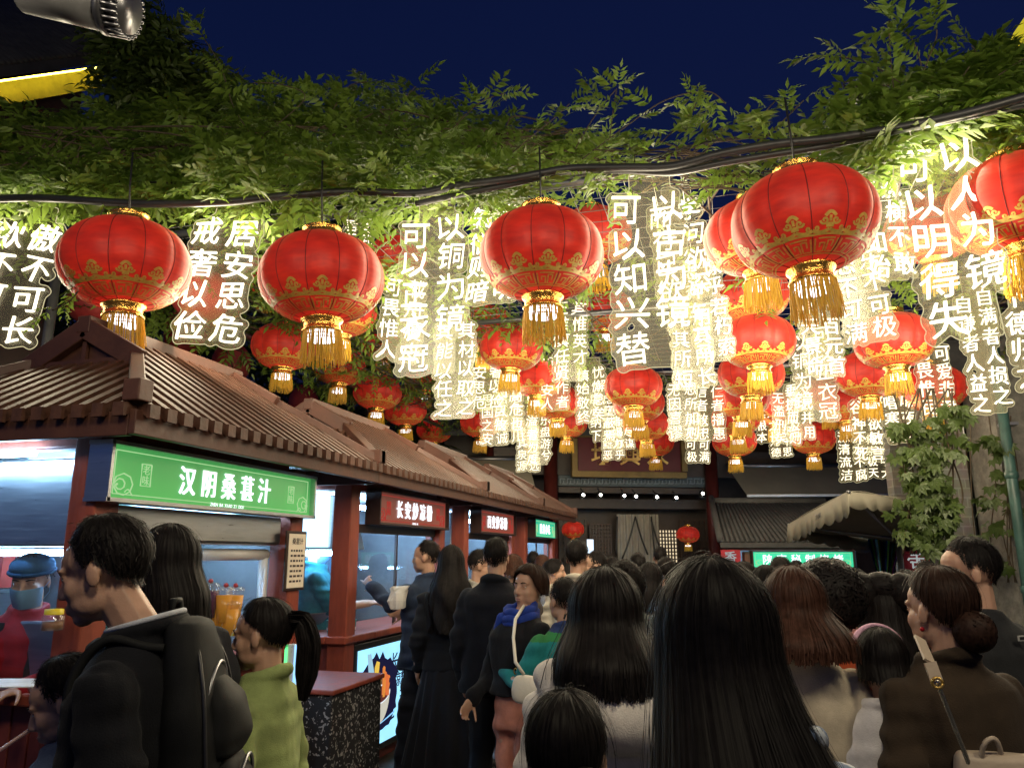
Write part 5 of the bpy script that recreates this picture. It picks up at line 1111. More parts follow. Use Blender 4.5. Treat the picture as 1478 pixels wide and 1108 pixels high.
    if lower == 'trousers':
        loft(l_, [(.455 * H, 0, 0, .092 * H, .07 * H), (.52 * H, 0, 0, .1 * H, .076 * H), (.6 * H, 0, 0, .088 * H, .066 * H)])
        for s, (dx, dy) in zip((-1, 1), st): kn = Vector((s * .054 * H, dy * .6 + .012, .275 * H)); l_.cap((s * .05 * H, 0, .49 * H), .06 * H, kn, .046 * H); l_.cap(kn, .046 * H, (dx * H, dy, .05 * H), .038 * H)
        v, f, n_ = remesh(l_, max(vx, .011), 3); v = v + n_ * (.008 * vnoise(v * np.array([.8, .8, 1.4]), 11, 3 + int(px)))[:, None]; link('trousers', mesh_np('trousers', v, f, [bm_], None, True), k)
    else:
        zt, zb, wd = skirt; zt, zb = zt * H, zb * H; loft(l_, [(zb + (zt - zb) * q, 0, 0, (.092 + wd * .1 * (1 - q)) * H, (.07 + wd * .1 * (1 - q)) * H) for q in [1 - i / 14 for i in range(15)]], 120, 0, .10, 15); fs = l_.f[:-2]
        link('skirt', mesh_np('skirt', l_.np(), fs, [bm_], None, True), k)
    for s, (dx, dy) in zip((-1, 1), st):
        sh = MB(); x = dx * H; sh.ell((x, dy + .045, .045), (.042, .125, .040), 0, 14); sh.cap((x, dy - .02, .05), .04, (x, dy - .02, .09), .036); sh.ell((x, dy + .04, .018), (.045, .135, .018), 0, 14); v, f, n_ = remesh(sh, .009, 2); link('shoe', mesh_np('shoe', v, f, [shoes or M_leather], None, True), k)
    if extra:
        for nm, fn in extra.items():
            if nm != 'top': fn(k, hd, H, HR, g)
    return k, Hm, H
def child(k, nm, mb, mats, sub=None): return link(nm, mesh_np(nm, mb.np(), mb.f, mats if isinstance(mats, list) else [mats], mb.m, mb.s), k)
M_frame = mat('black_glasses_frame', (.02, .02, .02), .3)
def glasses(k, hd, H, HR, g):
    m = MB()
    for s in (-1, 1):
        m.tube([hd(s * .032 + .021 * math.cos(a), .099 - .004 * abs(math.cos(a) * s), .004 + .017 * math.sin(a)) for a in [2 * math.pi * i / 16 for i in range(17)]], .0016, 5); m.tube([hd(s * .053, .096, .008), hd(s * .078, .05, .010), hd(s * .080, -.01, .008)], .0016, 5)
    m.tube([hd(-.011, .102, .006), hd(.011, .102, .006)], .0016, 5); child(k, 'glasses', m, M_frame)
M_mask = mat('blue_paper_mask', (.18, .38, .62), .75, var=.12)
def facemask(k, hd, H, HR, g):
    vs = []; A, B = 20, 12
    for j in range(B):
        for i in range(A):
            a = -1.35 + 2.7 * i / (A - 1); z = -.012 - .098 * j / (B - 1); r = .071 - .012 * (j / (B - 1)) ** 2; y = .020 + (.088 - .03 * (j / (B - 1)) ** 2 + .014 * math.exp(-(a * 2.2) ** 2) + .002 * (j % 2)) * math.cos(a * .98) ; vs.append(hd(r * math.sin(a) * 1.05, y, z))
    m = MB(); m.add(vs, [(j * A + i, j * A + i + 1, (j + 1) * A + i + 1, (j + 1) * A + i) for j in range(B - 1) for i in range(A - 1)], 0, True)
    for s in (-1, 1): m.tube([hd(s * .068, .045, -.03), hd(s * .082, 0, .0), hd(s * .080, -.02, .02), hd(s * .082, -.01, -.05), hd(s * .066, .04, -.085)], .0015, 5)
    child(k, 'face_mask', m, M_mask)
# ---------------------------------------------------------------- who stands where
LONG = lambda L, **k: ('long', dict(L=L, **k))
def A(e, w, d=None, n=(0, 0, -1), c=.5, t=1, point=False): return dict(e=e, w=w, d=d, n=n, c=c, t=t, point=point)
# near left
k_man, Hm_man, H_man = person(158, 826, 1.88, 112, 'man in a black jacket with a dark backpack looking down at the juice kiosk', hy=-6, hp=14, lean=.085, top=(.006, .0065, .009), ease=1.05, nstr=5200, hair=('short', dict(vol=1.05)), fold=.008, extra={'collar': lambda k, hd, H, HR, g: child(k, 'shirt_collar', MB().tube([(.050 * H * math.cos(a), -.012 + .050 * H * math.sin(a), H * .864 - .014 * H * math.sin(a)) for a in [2 * math.pi * i / 20 for i in range(21)]], .0042 * H, 8), cloth((.45, .47, .52)))})
person(243, 818, 2.35, 72, 'woman with shoulder length black hair behind the man with the backpack', LONG(.24), fem=True, top=(.03, .03, .035))
k_boy, _, H_boy = person(103, 1012, 2.08, 118, 'boy in a navy jacket sipping a purple drink through a straw', ('short', dict(vol=1.04)), hp=22, hs=.9, top=(.05, .07, .13), arms=dict(l=A((-.20, .09, .84), (-.045, .27, .95), (.25, .45, .75), (1, .1, 0), .75, 1), r=A((.20, .09, .84), (.045, .27, .93), (-.25, .45, .7), (-1, .1, 0), .75, -1)))
person(383, 918, 2.5, 98, 'girl with a ponytail in a light green sweater facing the drinks counter', ('tied', dict(more=[('tail', [(0, -.10, .055), (0, -.155, .045), (.0, -.175, -.03), (.0, -.165, -.13), (0, -.15, -.22)], [.022, .03, .036, .034, .012], 900)])), fem=True, hs=.94, top=(.26, .32, .12), bottom=(.5, .45, .42), ease=1.12, topname='sweater', hp=4, extra={'hair_tie': lambda k, hd, H, HR, g: child(k, 'hair_tie', MB().ell(hd(0, -.118, .052), .022, 0).ell(hd(.02, -.115, .066), .010, 1), [cloth((.05, .02, .08)), M_white])})
# vendors
def cap_(k, hd, H, HR, g):
    m = MB(); m.ell(hd(0, -.014, .072), (.098, .112, .060), 0, 20, HR); child(k, 'cap', m, cloth((.03, .10, .22))); m = MB(); m.tube([hd(.095 * math.sin(a), -.012 + .108 * math.cos(a), .05) for a in [2 * math.pi * i / 24 for i in range(25)]], .010, 6); child(k, 'cap_band', m, cloth((.02, .07, .17)))
def apron(k, hd, H, HR, g):
    m = MB()
    for s in (-1, 1): m.beam((s * .085, .135, .66 * H), (s * .07, .105, .815 * H), .035, .008, 0, (0, 1, 0))
    m.box((0, .145, .60 * H), (.24, .012, .2)); child(k, 'apron', m, cloth((.015, .017, .02)))
person(46, 838, 3.75, 206, 'vendor in a red shirt with blue cap and face mask behind the steel counter', top=(.26, .012, .02), hp=12, extra={'mask': facemask, 'cap': cap_, 'apron': apron}, topname='shirt', arms=dict(l=A((-.25, .05, 1.05), (-.12, .30, 1.02), None, (0, 0, -1), .6, 1), r=A((.25, .05, 1.05), (.12, .30, 1.02), None, (0, 0, -1), .6, -1)))
person(424, 798, 6.7, -62, 'vendor in red with a face mask at the left of the second kiosk window', top=(.26, .015, .03), hp=14, extra={'mask': facemask, 'cap': cap_}, topname='shirt', arms=dict(r=A((.22, .12, 1.10), (.12, .38, 1.14), None, (0, 0, -1), .5, 1)), bands=[(lambda c: (np.abs(c[:, 0]) > .11) & (c[:, 2] < .69), (.25, .35, .5))])
person(458, 790, 6.5, -60, 'vendor in a teal shirt and mask reaching over the second kiosk counter', top=(.02, .17, .22), hp=22, extra={'mask': facemask, 'cap': cap_}, topname='shirt', sleeve=.5, arms=dict(r=A((.22, .15, 1.18), (.10, .42, 1.2), None, (0, 0, -1), .5, 1), l=A((-.22, .15, 1.15), (-.05, .42, 1.2), None, (0, 0, -1), .5, -1)))
# queue along the kiosks
person(617, 805, 5.9, 70, 'man in a navy jacket pointing at the second kiosk window', hy=22, top=(.03, .045, .085), bottom=(.015, .018, .03), shoes=M_sole, ease=1.2, arms=dict(l=A((-.26, .12, 1.24), (-.16, .42, 1.36), (.1, .8, .45), (1, .2, 0), .9, 1, True), r=A((.27, .10, 1.12), (.15, .36, 1.14), (-.5, .8, .1), (-1, 0, 0), .9, -1)), stand=((-.06, .10), (.06, -.08)))
person(651, 815, 5.5, 22, 'woman with long wavy black hair in a black suit jacket and long skirt', LONG(.46, wav=.010, push=.09, vol=1.12, flare=.35), fem=True, top=(.008, .009, .013), bottom=(.008, .009, .014), lower='skirt', skirt=(.62, .13, .85), hem=.50, ease=1.12, nstr=1800)
person(692, 817, 6.1, -72, 'man with glasses facing right, half hidden by a dark jacketed back', extra={'glasses': glasses}, top=(.35, .33, .3), hp=6)
person(716, 806, 4.95, 8, 'tall man with cropped hair in a dark jacket, back turned, beside the glasses man', top=(.007, .008, .013), bottom=(.008, .009, .012), ease=1.2)
def scarf(k, hd, H, HR, g):
    m = MB(); n = 28
    for r_, z_, q in ((.085, .838, .030), (.078, .862, .024), (.09, .822, .022)): m.tube([(r_ * math.cos(a) * (1 + .06 * math.sin(3 * a)), -.008 + (r_ * .9) * math.sin(a), H * z_ - .02 * math.sin(a) + .006 * math.sin(5 * a)) for a in [2 * math.pi * i / n for i in range(n + 1)]], q, 8, 0, False)
    m.cap((.08, .06, .83 * H), .03, (.13, .07, .77 * H), .012); child(k, 'scarf', m, cloth((.02, .05, .30)))
k_lady, _, H_lady = person(766, 849, 4.35, 152, 'older woman in a black top and salmon trousers with a blue scarf, facing left', ('bob', dict(L=.05, vol=1.08, push=.0)), fem=True, hcol=M_hairr, top=(.009, .0095, .013), bottom=(.52, .21, .15), ease=1.1, lean=-.09, hem=.57, extra={'scarf': scarf}, topname='pullover', collar=False, hp=-4, stand=((.03, .02), (.13, -.02)), arms=dict(r=A((.21, -.02, 1.0), (.20, .16, .84), None, (-1, 0, 0), .5, -1)))
person(815, 868, 4.1, 42, 'boy in a green, teal and yellow jersey with his back turned', hs=.92, top=(.04, .23, .08), ease=1.0, topname='jersey', fold=.006, bands=[(lambda c: c[:, 2] > .83, (.03, .05, .15)), (lambda c: c[:, 2] < .60, (.60, .50, .03)), (lambda c: (c[:, 0] < -.02) & (c[:, 2] < .8) & (c[:, 2] > .6), (.02, .22, .24))], arms=dict(l=A((-.24, .06, .95), (-.22, .26, .98), None, (1, 0, 0), .5, 1)))
person(833, 807, 5.7, -6, 'man in a cream jacket with thick black hair among the queue', ('short', dict(vol=1.12)), top=(.48, .44, .37), ease=1.15)
person(861, 818, 6.5, 95, 'man in glasses with a shaved side cut looking left over the queue', extra={'glasses': glasses}, top=(.05, .06, .07), hair=('short', dict(vol=.98)))
person(799, 826, 7.2, -80, 'bearer of a pale scarf facing right at the queue end', ('bob', dict(L=.03)), top=(.3, .3, .32), fem=True)
person(741, 822, 6.4, 20, 'person with brown hair in a bob behind the dark jacketed man', ('bob', dict(L=.06)), fem=True, hcol=M_hairb, top=(.06, .05, .05))
person(783, 818, 8.0, 10, 'distant woman in grey with brown hair near the hall pillar', LONG(.2), fem=True, hcol=M_hairb, top=(.12, .12, .13))
# centre front
def hood(t, H):
    t.ell((0, -.13, .80 * H), (.17, .085, .085), 0, 18); t.cap((-.13, .0, .84 * H), .05, (-.10, -.14, .78 * H), .06); t.cap((.13, .0, .84 * H), .05, (.10, -.14, .78 * H), .06)
person(874, 897, 2.0, 12, 'woman with mid length black hair in an off white hooded top', LONG(.17, push=.10, flare=.25, vol=1.10), fem=True, top=(.62, .58, .54), ease=1.22, extra={'top': hood}, topname='hooded_top', nstr=4200, fold=.010)
person(818, 1098, 1.44, 2, 'child with tied black hair at the bottom edge in front of the hooded woman', ('tied', dict(vol=1.06, more=[('ball', (.055, -.115, -.02), (.032, .03, .032), 260), ('tail', [(.05, -.12, -.03), (.075, -.15, -.06), (.085, -.15, -.12)], [.03, .03, .008], 400)])), hs=.92, top=(.04, .04, .05), fem=True, nstr=5200)
M_strp = mat('striped_pale_shirt', (.3, .36, .45), .8, var=.15, vs=10, bump=.2, bs=200)
_n = M_strp.node_tree; _w = _n.nodes.new('ShaderNodeTexWave'); _w.inputs['Scale'].default_value = 7; _w.inputs['Distortion'].default_value = .5; _w.bands_direction = 'X'; _c = _n.nodes.new('ShaderNodeTexCoord'); _r = _n.nodes.new('ShaderNodeValToRGB'); _r.color_ramp.elements[0].color = (.10, .15, .26, 1); _r.color_ramp.elements[1].color = (.42, .46, .52, 1); _r.color_ramp.elements[0].position = .3; _r.color_ramp.elements[1].position = .7
_n.links.new(_c.outputs['Object'], _w.inputs[0]); _n.links.new(_w.outputs[0], _r.inputs[0]); _n.links.new(_r.outputs[0], _n.nodes['Principled BSDF'].inputs['Base Color'])
person(1035, 936, 1.19, 50, 'woman nearest the camera with very long straight black hair and a striped shirt', LONG(.62, push=.21, flare=.40, vol=1.08), fem=True, lean=.06, hy=-34, top=M_strp, ease=1.2, topname='shirt', nstr=16000, fold=.008)
person(1148, 880, 2.42, 2, 'woman with straight brown hair in a beige jacket', LONG(.15, push=.085, flare=.50, vol=1.06), fem=True, hcol=M_hairb, top=(.50, .43, .33), ease=1.02, nstr=4200, fold=.010)
person(1196, 872, 2.8, -10, 'person with a mass of dark curls in a rust red top', ('tied', dict(vol=1.15, more=[('ball', (0, -.03, .03), (.125, .135, .13), 1500, .05)])), fem=True, top=(.30, .055, .02), nstr=600)
def orn(k, hd, H, HR, g):
    for s in (-1, 1):
        m = MB(); m.tube([hd(s * .05, -.04, .13), hd(s * .09, -.05, .137), hd(s * .125, -.06, .11), hd(s * .13, -.10, .02), hd(s * .12, -.11, -.03)], [.006, .009, .011, .009, .004], 6)
        for i in range(6): m.ell(hd(s * (.105 + .006 * i), -.06 - .011 * i, .115 - .028 * i), .010, 0, 8)
        child(k, 'hair_ornament', m, M_gold)
person(1275, 892, 3.0, -4, 'woman in a cream robe with a tall black looped updo and gold hairpins', LONG(.36, push=.08, vol=1.1, more=[('ball', (-.075, -.05, .10), (.07, .07, .075), 700), ('ball', (.075, -.05, .10), (.07, .07, .075), 700), ('ball', (0, -.04, .12), (.07, .07, .06), 500)]), fem=True, top=(.50, .42, .32), bottom=(.5, .42, .34), lower='skirt', skirt=(.72, .03, 1.0), ease=1.45, hem=.42, extra={'ornament': orn}, topname='robe', collar=True)
def band(k, hd, H, HR, g): m = MB(); m.tube([hd(.094 * math.sin(a), -.01 + .02 * math.cos(a) + .035, .035 + .098 * math.cos(a)) for a in [-1.6 + 3.2 * i / 20 for i in range(21)]], .009, 8); child(k, 'headband', m, cloth((.75, .45, .6)))
person(1274, 958, 2.31, 6, 'little girl in a white dress with a pink headband', LONG(.07, push=.05), fem=True, hs=.82, ease=.92, top=(.74, .72, .74), bottom=(.72, .70, .72), lower='skirt', skirt=(.66, .2, 1.4), hem=.6, extra={'headband': band}, topname='dress')
def earring(k, hd, H, HR, g): child(k, 'earring', MB().ell(hd(-.082, -.008, -.045), .007), cloth((.4, .01, .02), .3))
k_bag, _, H_bag = person(1361, 884, 2.25, 24, 'woman with a low brown bun in a dark brown jacket and a cross body strap', ('tied', dict(vol=1.05, more=[('ball', (0, -.115, -.045), (.055, .05, .055), 700)])), fem=True, hcol=M_hairr, top=(.040, .027, .017), ease=1.2, nstr=4000, extra={'earring': earring}, fold=.011, hy=10)
k_rm, _, H_rm = person(1404, 828, 2.9, 40, 'man in a black t-shirt at the right edge looking left', hy=46, hp=2, top=(.020, .021, .023), ease=1.2, topname='tshirt', collar=False, fold=.006, sleeve=.4)
m = MB(); m.box((.0, -.155, .80 * H_rm), (.045, .004, .018)).box((0, -.157, .80 * H_rm), (.034, .003, .009), 1); link('shirt_label', mesh_np('shirt_label', m.np(), m.f, [mat('grey_shirt_print', (.4, .4, .38), .7), cloth((.02, .02, .023))], m.m, m.s), k_rm)
# further back
FAR = [
 (903, 842, 4.6, 0, 'woman with messy dark curls left of the nearest woman', ('tied', dict(vol=1.1, more=[('ball', (0, -.03, 0), (.115, .12, .13), 600, .05)])), (.10, .12, .12), True),
 (938, 838, 5.4, -15, 'woman with black hair to the shoulders in pale grey further up the alley', LONG(.22), (.32, .33, .33), True),
 (962, 828, 6.2, 5, 'man with short hair far up the alley below the door curtain', ('short', {}), (.08, .08, .1), False),
 (921, 818, 7.4, 12, 'man in dark blue far up the alley left of the door', ('short', {}), (.03, .04, .09), False),
 (884, 822, 7.8, -8, 'bareheaded person in brown far up the alley', ('short', {}), (.15, .09, .06), False),
 (953, 806, 9.2, 4, 'tall man in a black cap coloured top standing before the lit lattice', ('short', dict(vol=1.1)), (.03, .03, .04), False),
 (998, 822, 8.0, 0, 'woman with black hair behind the nearest woman near the door lantern', LONG(.2), (.2, .18, .16), True),
 (1074, 836, 5.6, -30, 'person in a blue lit hood near the price board', ('bob', dict(L=.08)), (.04, .10, .25), True),
 (1108, 850, 4.2, 18, 'woman in an olive top just left of the brown haired woman', LONG(.15), (.16, .14, .07), True),
 (1128, 832, 5.8, -10, 'man with a round black haircut before the green signed stall', ('short', dict(vol=1.12)), (.06, .05, .05), False),
 (1232, 852, 4.4, 40, 'woman with a pink scarf between the curls and the updo', ('bob', dict(L=.10)), (.55, .25, .24), True),
 (1312, 862, 3.7, 0, 'woman with loose black hair and a pale collar right of the updo', LONG(.10), (.34, .33, .34), True),
 (1338, 834, 6.0, 20, 'man far back under the right hand banner', ('short', {}), (.05, .05, .07), False),
 (1210, 828, 7.2, -12, 'customer in white right of the stall sign end', ('short', {}), (.45, .43, .42), False),
 (1150, 826, 8.6, 10, 'customer directly in front of the green signed stall', ('short', {}), (.09, .09, .12), False),
 (770, 812, 9.0, 18, 'customer at the farthest kiosk in a dark red top', ('short', {}), (.2, .03, .03), False),
 (822, 816, 8.4, -14, 'woman with a phone held up near the hall lantern', LONG(.2), (.2, .2, .24), True),
]
for (px, py, D, fc, lb, hr, tp, fm) in FAR: person(px, py, D, fc, lb, hr, fem=fm, top=tp)
for s_ in [TMPS]: bpy.data.scenes.remove(s_)

# ---------------------------------------------------------------- what they carry
def on(k, v): return WM[k.name] @ Vector(v)
bp = empty('backpack', on(k_man, (0, -.135, .58 * H_man)), 'dark grey backpack with rounded outer pocket on the man in the black jacket', 'backpack', None, R(112))
M_pack = mat('grey_backpack_nylon', (.011, .0115, .012), .7, var=.3, vs=8, spec=.15, bump=.12, bs=420); M_zip = mat('zip_metal', (.3, .3, .32), .35, .8)
def shell(rings, mt, nm, par): m = MB(); loft(m, [tuple((1 - q) * a + q * b for a, b in zip(rings[i], rings[i + 1])) for i in range(len(rings) - 1) for q in (0, .34, .67)] + [rings[-1]], 40); v, f = m.np(), m.f; v = v + (vnoise(v, 14, len(rings)) * .006)[:, None] * nrm(v * np.array([1, 1, 0])); o = mesh_np(nm, v, f, [mt], None, True); ob = link(nm, o, par); mo = ob.modifiers.new('sub', 'SUBSURF'); mo.levels = 1; mo.render_levels = 1; return ob
z0 = .02 * H_man
shell([(-.16, 0, -.02, .12, .07), (-.12, 0, -.02, .145, .075), (.05, 0, -.03, .15, .085), (.24, 0, -.02, .145, .075), (.38, 0, .0, .125, .06), (.47, 0, .02, .09, .05), (.485, 0, .02, .03, .02)], M_pack, 'pack_body', bp)
shell([(-.12, 0, -.10, .09, .03), (-.08, 0, -.115, .11, .045), (.03, 0, -.12, .11, .05), (.13, 0, -.11, .10, .04), (.18, 0, -.09, .06, .02)], M_pack, 'outer_pocket', bp)
shell([(.17, 0, -.08, .09, .04), (.22, 0, -.09, .105, .045), (.30, 0, -.08, .09, .04), (.35, 0, -.05, .05, .025)], M_pack, 'top_pocket', bp)
m = MB()
for s in (-1, 1): runner(m, [(s * .085, .05, .42), (s * .095, .09, .425), (s * .10, .165, .442), (s * .105, .215, .40), (s * .115, .235, .32), (s * .14, .20, .2), (s * .155, .10, .1), (s * .14, .03, .04)], .012, 8)
m.tube([(-.03, .05, .46), (-.025, .06, .52), (.025, .06, .52), (.03, .05, .46)], .012, 8); child(bp, 'strap', m, M_pack)
for sc_, yy, zc, zr in ((.150, -.045, .05, .33), (.112, -.125, -.02, .19)): m = MB(); m.tube([(sc_ * math.cos(a), yy - .015 * math.sin(a), zc + zr * math.sin(a)) for a in [R(q) for q in range(-12, 193, 9)]], .0045, 6); child(bp, 'zip', m, M_zip)
for s in (-1, 1): m = MB(); runner(m, [(s * .09, -.07, -.15), (s * .135, -.065, -.11), (s * .14, -.085, .05), (s * .134, -.07, .24), (s * .11, -.045, .37), (s * .06, -.01, .45)], .005, 6); child(bp, 'piping', m, M_black); m = MB(); m.beam((s * .148, -.09, .12), (s * .15, .04, .16), .02, .012); m.box((s * .151, -.03, .135), (.012, .03, .03)); child(bp, 'side_strap', m, M_black)
m = MB(); m.box((.06, -.165, .02), (.05, .004, .022)); child(bp, 'badge', m, M_zip)
# cup, straw
cpos = on(k_boy, (0, .345, .985)); cu = empty('drink_cup', cpos, 'clear plastic cup of purple juice in the hands of the boy', 'cup')
m = MB(); m.lathe([(.0, -.055), (.028, -.055), (.036, .05), (.038, .052), (.0385, .056)], 24, cpos); m.build('cup_wall', glassy('clear_plastic', (.95, .95, .97), .12, .08, .05), cu)
m = MB(); m.lathe([(.0, -.05), (.0265, -.05), (.033, .03), (0, .03)], 24, cpos); m.build('juice', mat('purple_juice', (.06, .01, .06), .2), cu)
m = MB(); m.lathe([(.039, .054), (.036, .062), (.01, .068), (0, .068)], 24, cpos); m.build('lid', glassy('lid_plastic', (.9, .8, .85), .15, .1, .15), cu); mo = on(k_boy, (0, .085, .885 * H_boy)); MB().tube([cpos + Vector((0, 0, -.02)), mo.lerp(cpos, .0)], .005, 8).build('straw', mat('pink_straw', (.5, .3, .3), .4), cu)
# white shoulder bag of the older woman
M_bag = mat('white_bag_leather', (.66, .63, .56), .45, var=.1, bump=.2); wb = empty('shoulder_bag', P(752, 1000, 4.05), 'white leather shoulder bag on a pale strap hanging from the older woman', 'bag')
c = P(762, 992, 3.72); m = MB(); loft(m, [(c.z - .075, c.x, c.y, .05, .02), (c.z - .06, c.x, c.y, .08, .035), (c.z - .01, c.x, c.y, .085, .038), (c.z + .03, c.x - .005, c.y, .07, .028), (c.z + .06, c.x - .012, c.y, .05, .014)]); o = m.build('bag_body', M_bag, wb); s_ = o.modifiers.new('s', 'SUBSURF'); s_.levels = s_.render_levels = 1
sp_ = [c + Vector((-.02, 0, .06)), P(744, 955, 3.75), P(741, 920, 3.95), P(744, 893, 4.06), P(756, 874, 4.2)]; m = MB(); m.tube(sp_, .009, 6); m.build('strap', M_bag, wb); m = MB(); m.tube([P(744, 968, 3.98) + Vector((.008 * math.cos(a), 0, .014 * math.sin(a))) for a in [2 * math.pi * i / 12 for i in range(13)]], .003, 5); m.build('ring', M_gold, wb)
# handbag and chain of the woman with the bun
hb = empty('hand_bag', P(1440, 1095, 2.05), 'beige handbag with a braided handle at the lower right on a chain strap', 'bag'); M_beige = mat('beige_bag_leather', (.45, .36, .27), .5, var=.12, bump=.25); c = P(1438, 1118, 2.0)
m = MB(); loft(m, [(c.z - .12, c.x, c.y, .10, .04), (c.z - .02, c.x, c.y, .105, .045), (c.z + .04, c.x, c.y, .095, .035), (c.z + .055, c.x, c.y, .085, .02)]); o = m.build('bag_body', M_beige, hb, .006)
m = MB(); q = [P(1417, 1100, 2.0), P(1420, 1075, 1.99), P(1432, 1065, 1.99), P(1442, 1075, 1.99), P(1446, 1100, 2.0)]; runner(m, q, .007, 6); m.build('handle', M_beige, hb)
m = MB(); q = [P(1327, 920, 2.02), P(1342, 955, 1.92), P(1353, 985, 1.9)]; 
for a_, b_ in zip(q, q[1:]): m.beam(a_, b_, .03, .006, 0, tuple(-SN))
m.build('strap', M_beige, hb); m = MB(); a_, b_ = q[-1], P(1398, 1100, 1.94)
for i in range(44): p = a_.lerp(b_, i / 44); m.ell(p, (.006, .006, .010), 0, 6)
m.build('chain', mat('pale_chain_metal', (.6, .58, .5), .25, .9), hb); m = MB(); m.tube([P(1353, 985, 1.89) + Vector((.012 * math.cos(a), 0, .012 * math.sin(a))) for a in [2 * math.pi * i / 12 for i in range(13)]], .004, 5); m.build('ring', M_gold, hb)
# paper bag held by the pointing man
pb = empty('paper_bag', P(575, 862, 5.6), 'crumpled white paper bag held by the man in the navy jacket', 'bag'); m = MB(); c = P(573, 862, 5.6); loft(m, [(c.z - .08, c.x, c.y, .05, .04), (c.z - .02, c.x, c.y, .068, .05), (c.z + .04, c.x + .01, c.y, .06, .04), (c.z + .075, c.x + .02, c.y, .065, .025)], 18); v = m.np(); v = v + (vnoise(v, 40, 3) * .012)[:, None]; mm = MB(); mm.add(v, m.f, 0, False); mm.build('paper', mat('white_paper', (.65, .62, .58), .8), pb)
# phone held up at the back
ph = empty('mobile_phone', P(845, 800, 8.0), 'lit mobile phone held above the crowd near the hall lantern', 'phone'); m = MB(); m.box(P(852, 788, 8.0), (.075, .008, .15), 0, ST); m.build('phone_case', M_black, ph); m = MB(); m.box(P(852, 788, 7.99), (.068, .003, .14), 0, ST); m.build('screen', emis('phone_screen', (.7, .85, 1), 1.5, False), ph)
# ================================================================ kiosk contents and small things
def part(mb, nm, mt, par, bev=0): return mb.build(nm, mt, par, bev)
# nearest kiosk: roller shutter box, steel cabinet, rack
m = MB(); m.rng(K(-3.22, 3.2, 1.74), K(-2.96, 4.72, 1.93)); part(m, 'shutter_box', M_steel, k1, .02)
m = MB(); m.rng(K(-4.4, 4.1, .2), K(-3.9, 4.6, 1.95)); fr = part(m, 'drinks_fridge', M_dksteel, k1, .01)
m = MB(); m.rng(K(-3.898, 4.13, .4), K(-3.89, 4.57, 1.8)); part(m, 'fridge_door', mat('dark_green_glass', (.01, .05, .035), .08, var=.2), fr)
m = MB()
for y in (4.12, 4.58): m.rng(K(-3.9, y - .02, .35), K(-3.875, y + .02, 1.85))
for z in (.37, 1.1, 1.83): m.rng(K(-3.899, 4.14, z - .02), K(-3.872, 4.56, z + .02))
part(m, 'fridge_frame', mat('green_fridge_trim', (.03, .32, .14), .4), fr)
m = MB(); m.rng(K(-4.44, 3.2, 1.05), K(-4.4, 4.0, 2.0)); part(m, 'steel_splashback', M_steel, k1)
m = MB(); m.rng(K(-4.3, 3.16, 1.06), K(-3.12, 3.2, 1.36)); part(m, 'steel_counter_guard', M_steel, k1, .01)
m = MB(); m.rng(K(-4.2, 3.02, 1.062), K(-3.15, 3.1, 1.09)); part(m, 'steel_ledge', M_steel, k1, .006)
m = MB(); c = onx(26, 752, -3.85 * S); m.box(c, (.16, .02, .05)); ct = part(m, 'control_panel', M_white, k1, .006)
m = MB(); m.box(c + Vector((-.03, -.011, 0)), (.05, .004, .022)); part(m, 'display', emis('red_digits', (1, .08, .05), 1.2, False), ct)
m = MB(); m.ell(c + Vector((.04, -.012, 0)), (.014, .008, .014)); part(m, 'dial', M_black, ct)
m = MB(); q = [K(-3.05, 4.0, 1.68), K(-3.05, 4.68, 1.68), K(-3.05, 4.68, 1.12)]; m.tube(q[:2], .035, 14); m.tube([K(-3.05, 4.66, 1.66), q[2]], .03, 14); part(m, 'pipe_rack', M_white, k1)
m = MB(); m.tube([K(-3.02, 4.645, 1.6), K(-3.02, 4.63, 1.3), K(-3.0, 4.66, 1.07)], .012, 8); part(m, 'hose', M_white, k1)
m = MB(); m.rng(K(-2.92, 4.7, 1.44), K(-2.905, 4.96, 1.84)); pf = part(m, 'menu_frame', M_dark, k1, .006)
m = MB(); m.rng(K(-2.904, 4.725, 1.46), K(-2.899, 4.935, 1.82)); mf = part(m, 'menu_sheet', mat('pale_menu_paper', (.75, .66, .52), .7, var=.15, emit=(.75, .62, .45), es=.12), pf)
m = MB(); rr = random.Random(4)
write(m, '桑葚汁', K(-2.896, 4.83, 1.77), (0, 1, 0), (0, 0, 1), .045, 0, .01)
for i in range(7):
    z = 1.70 - i * .034; y = 4.75
    while y < 4.9: w_ = rr.uniform(.015, .04); m.rng(K(-2.8985, y, z), K(-2.8975, min(y + w_, 4.92), z + .014)); y += w_ + .012
part(m, 'menu_print', M_dark, mf)
# drinks on the counter
M_cupw = glassy('cup_plastic', (.96, .96, .96), .10, .06, .06)
def drink(px, py, D, col, label, h=.15):
    p = P(px, py, D); k = empty('juice_cup', p, label, 'cup', 'plastic cups of juice on the nearest counter'); m = MB(); m.lathe([(0, 0), (.032, 0), (.045, h), (.047, h + .004)], 18, p); part(m, 'cup_wall', M_cupw, k)
    m = MB(); m.lathe([(0, .003), (.0305, .003), (.042, h * .86), (0, h * .86)], 18, p); part(m, 'juice', col, k)
    m = MB(); m.lathe([(.047, h), (.046, h + .012), (.03, h + .02), (0, h + .02)], 18, p); part(m, 'lid', M_cupw, k); m = MB(); m.ell(p + Vector((0, 0, h + .026)), .012); part(m, 'lid_plug', mat('red_plug', (.4, .03, .05), .4), k)
M_oj = mat('orange_juice', (.75, .33, .03), .25, var=.1, emit=(.8, .35, .03), es=.10); M_pj = mat('mulberry_juice', (.10, .02, .10), .25)
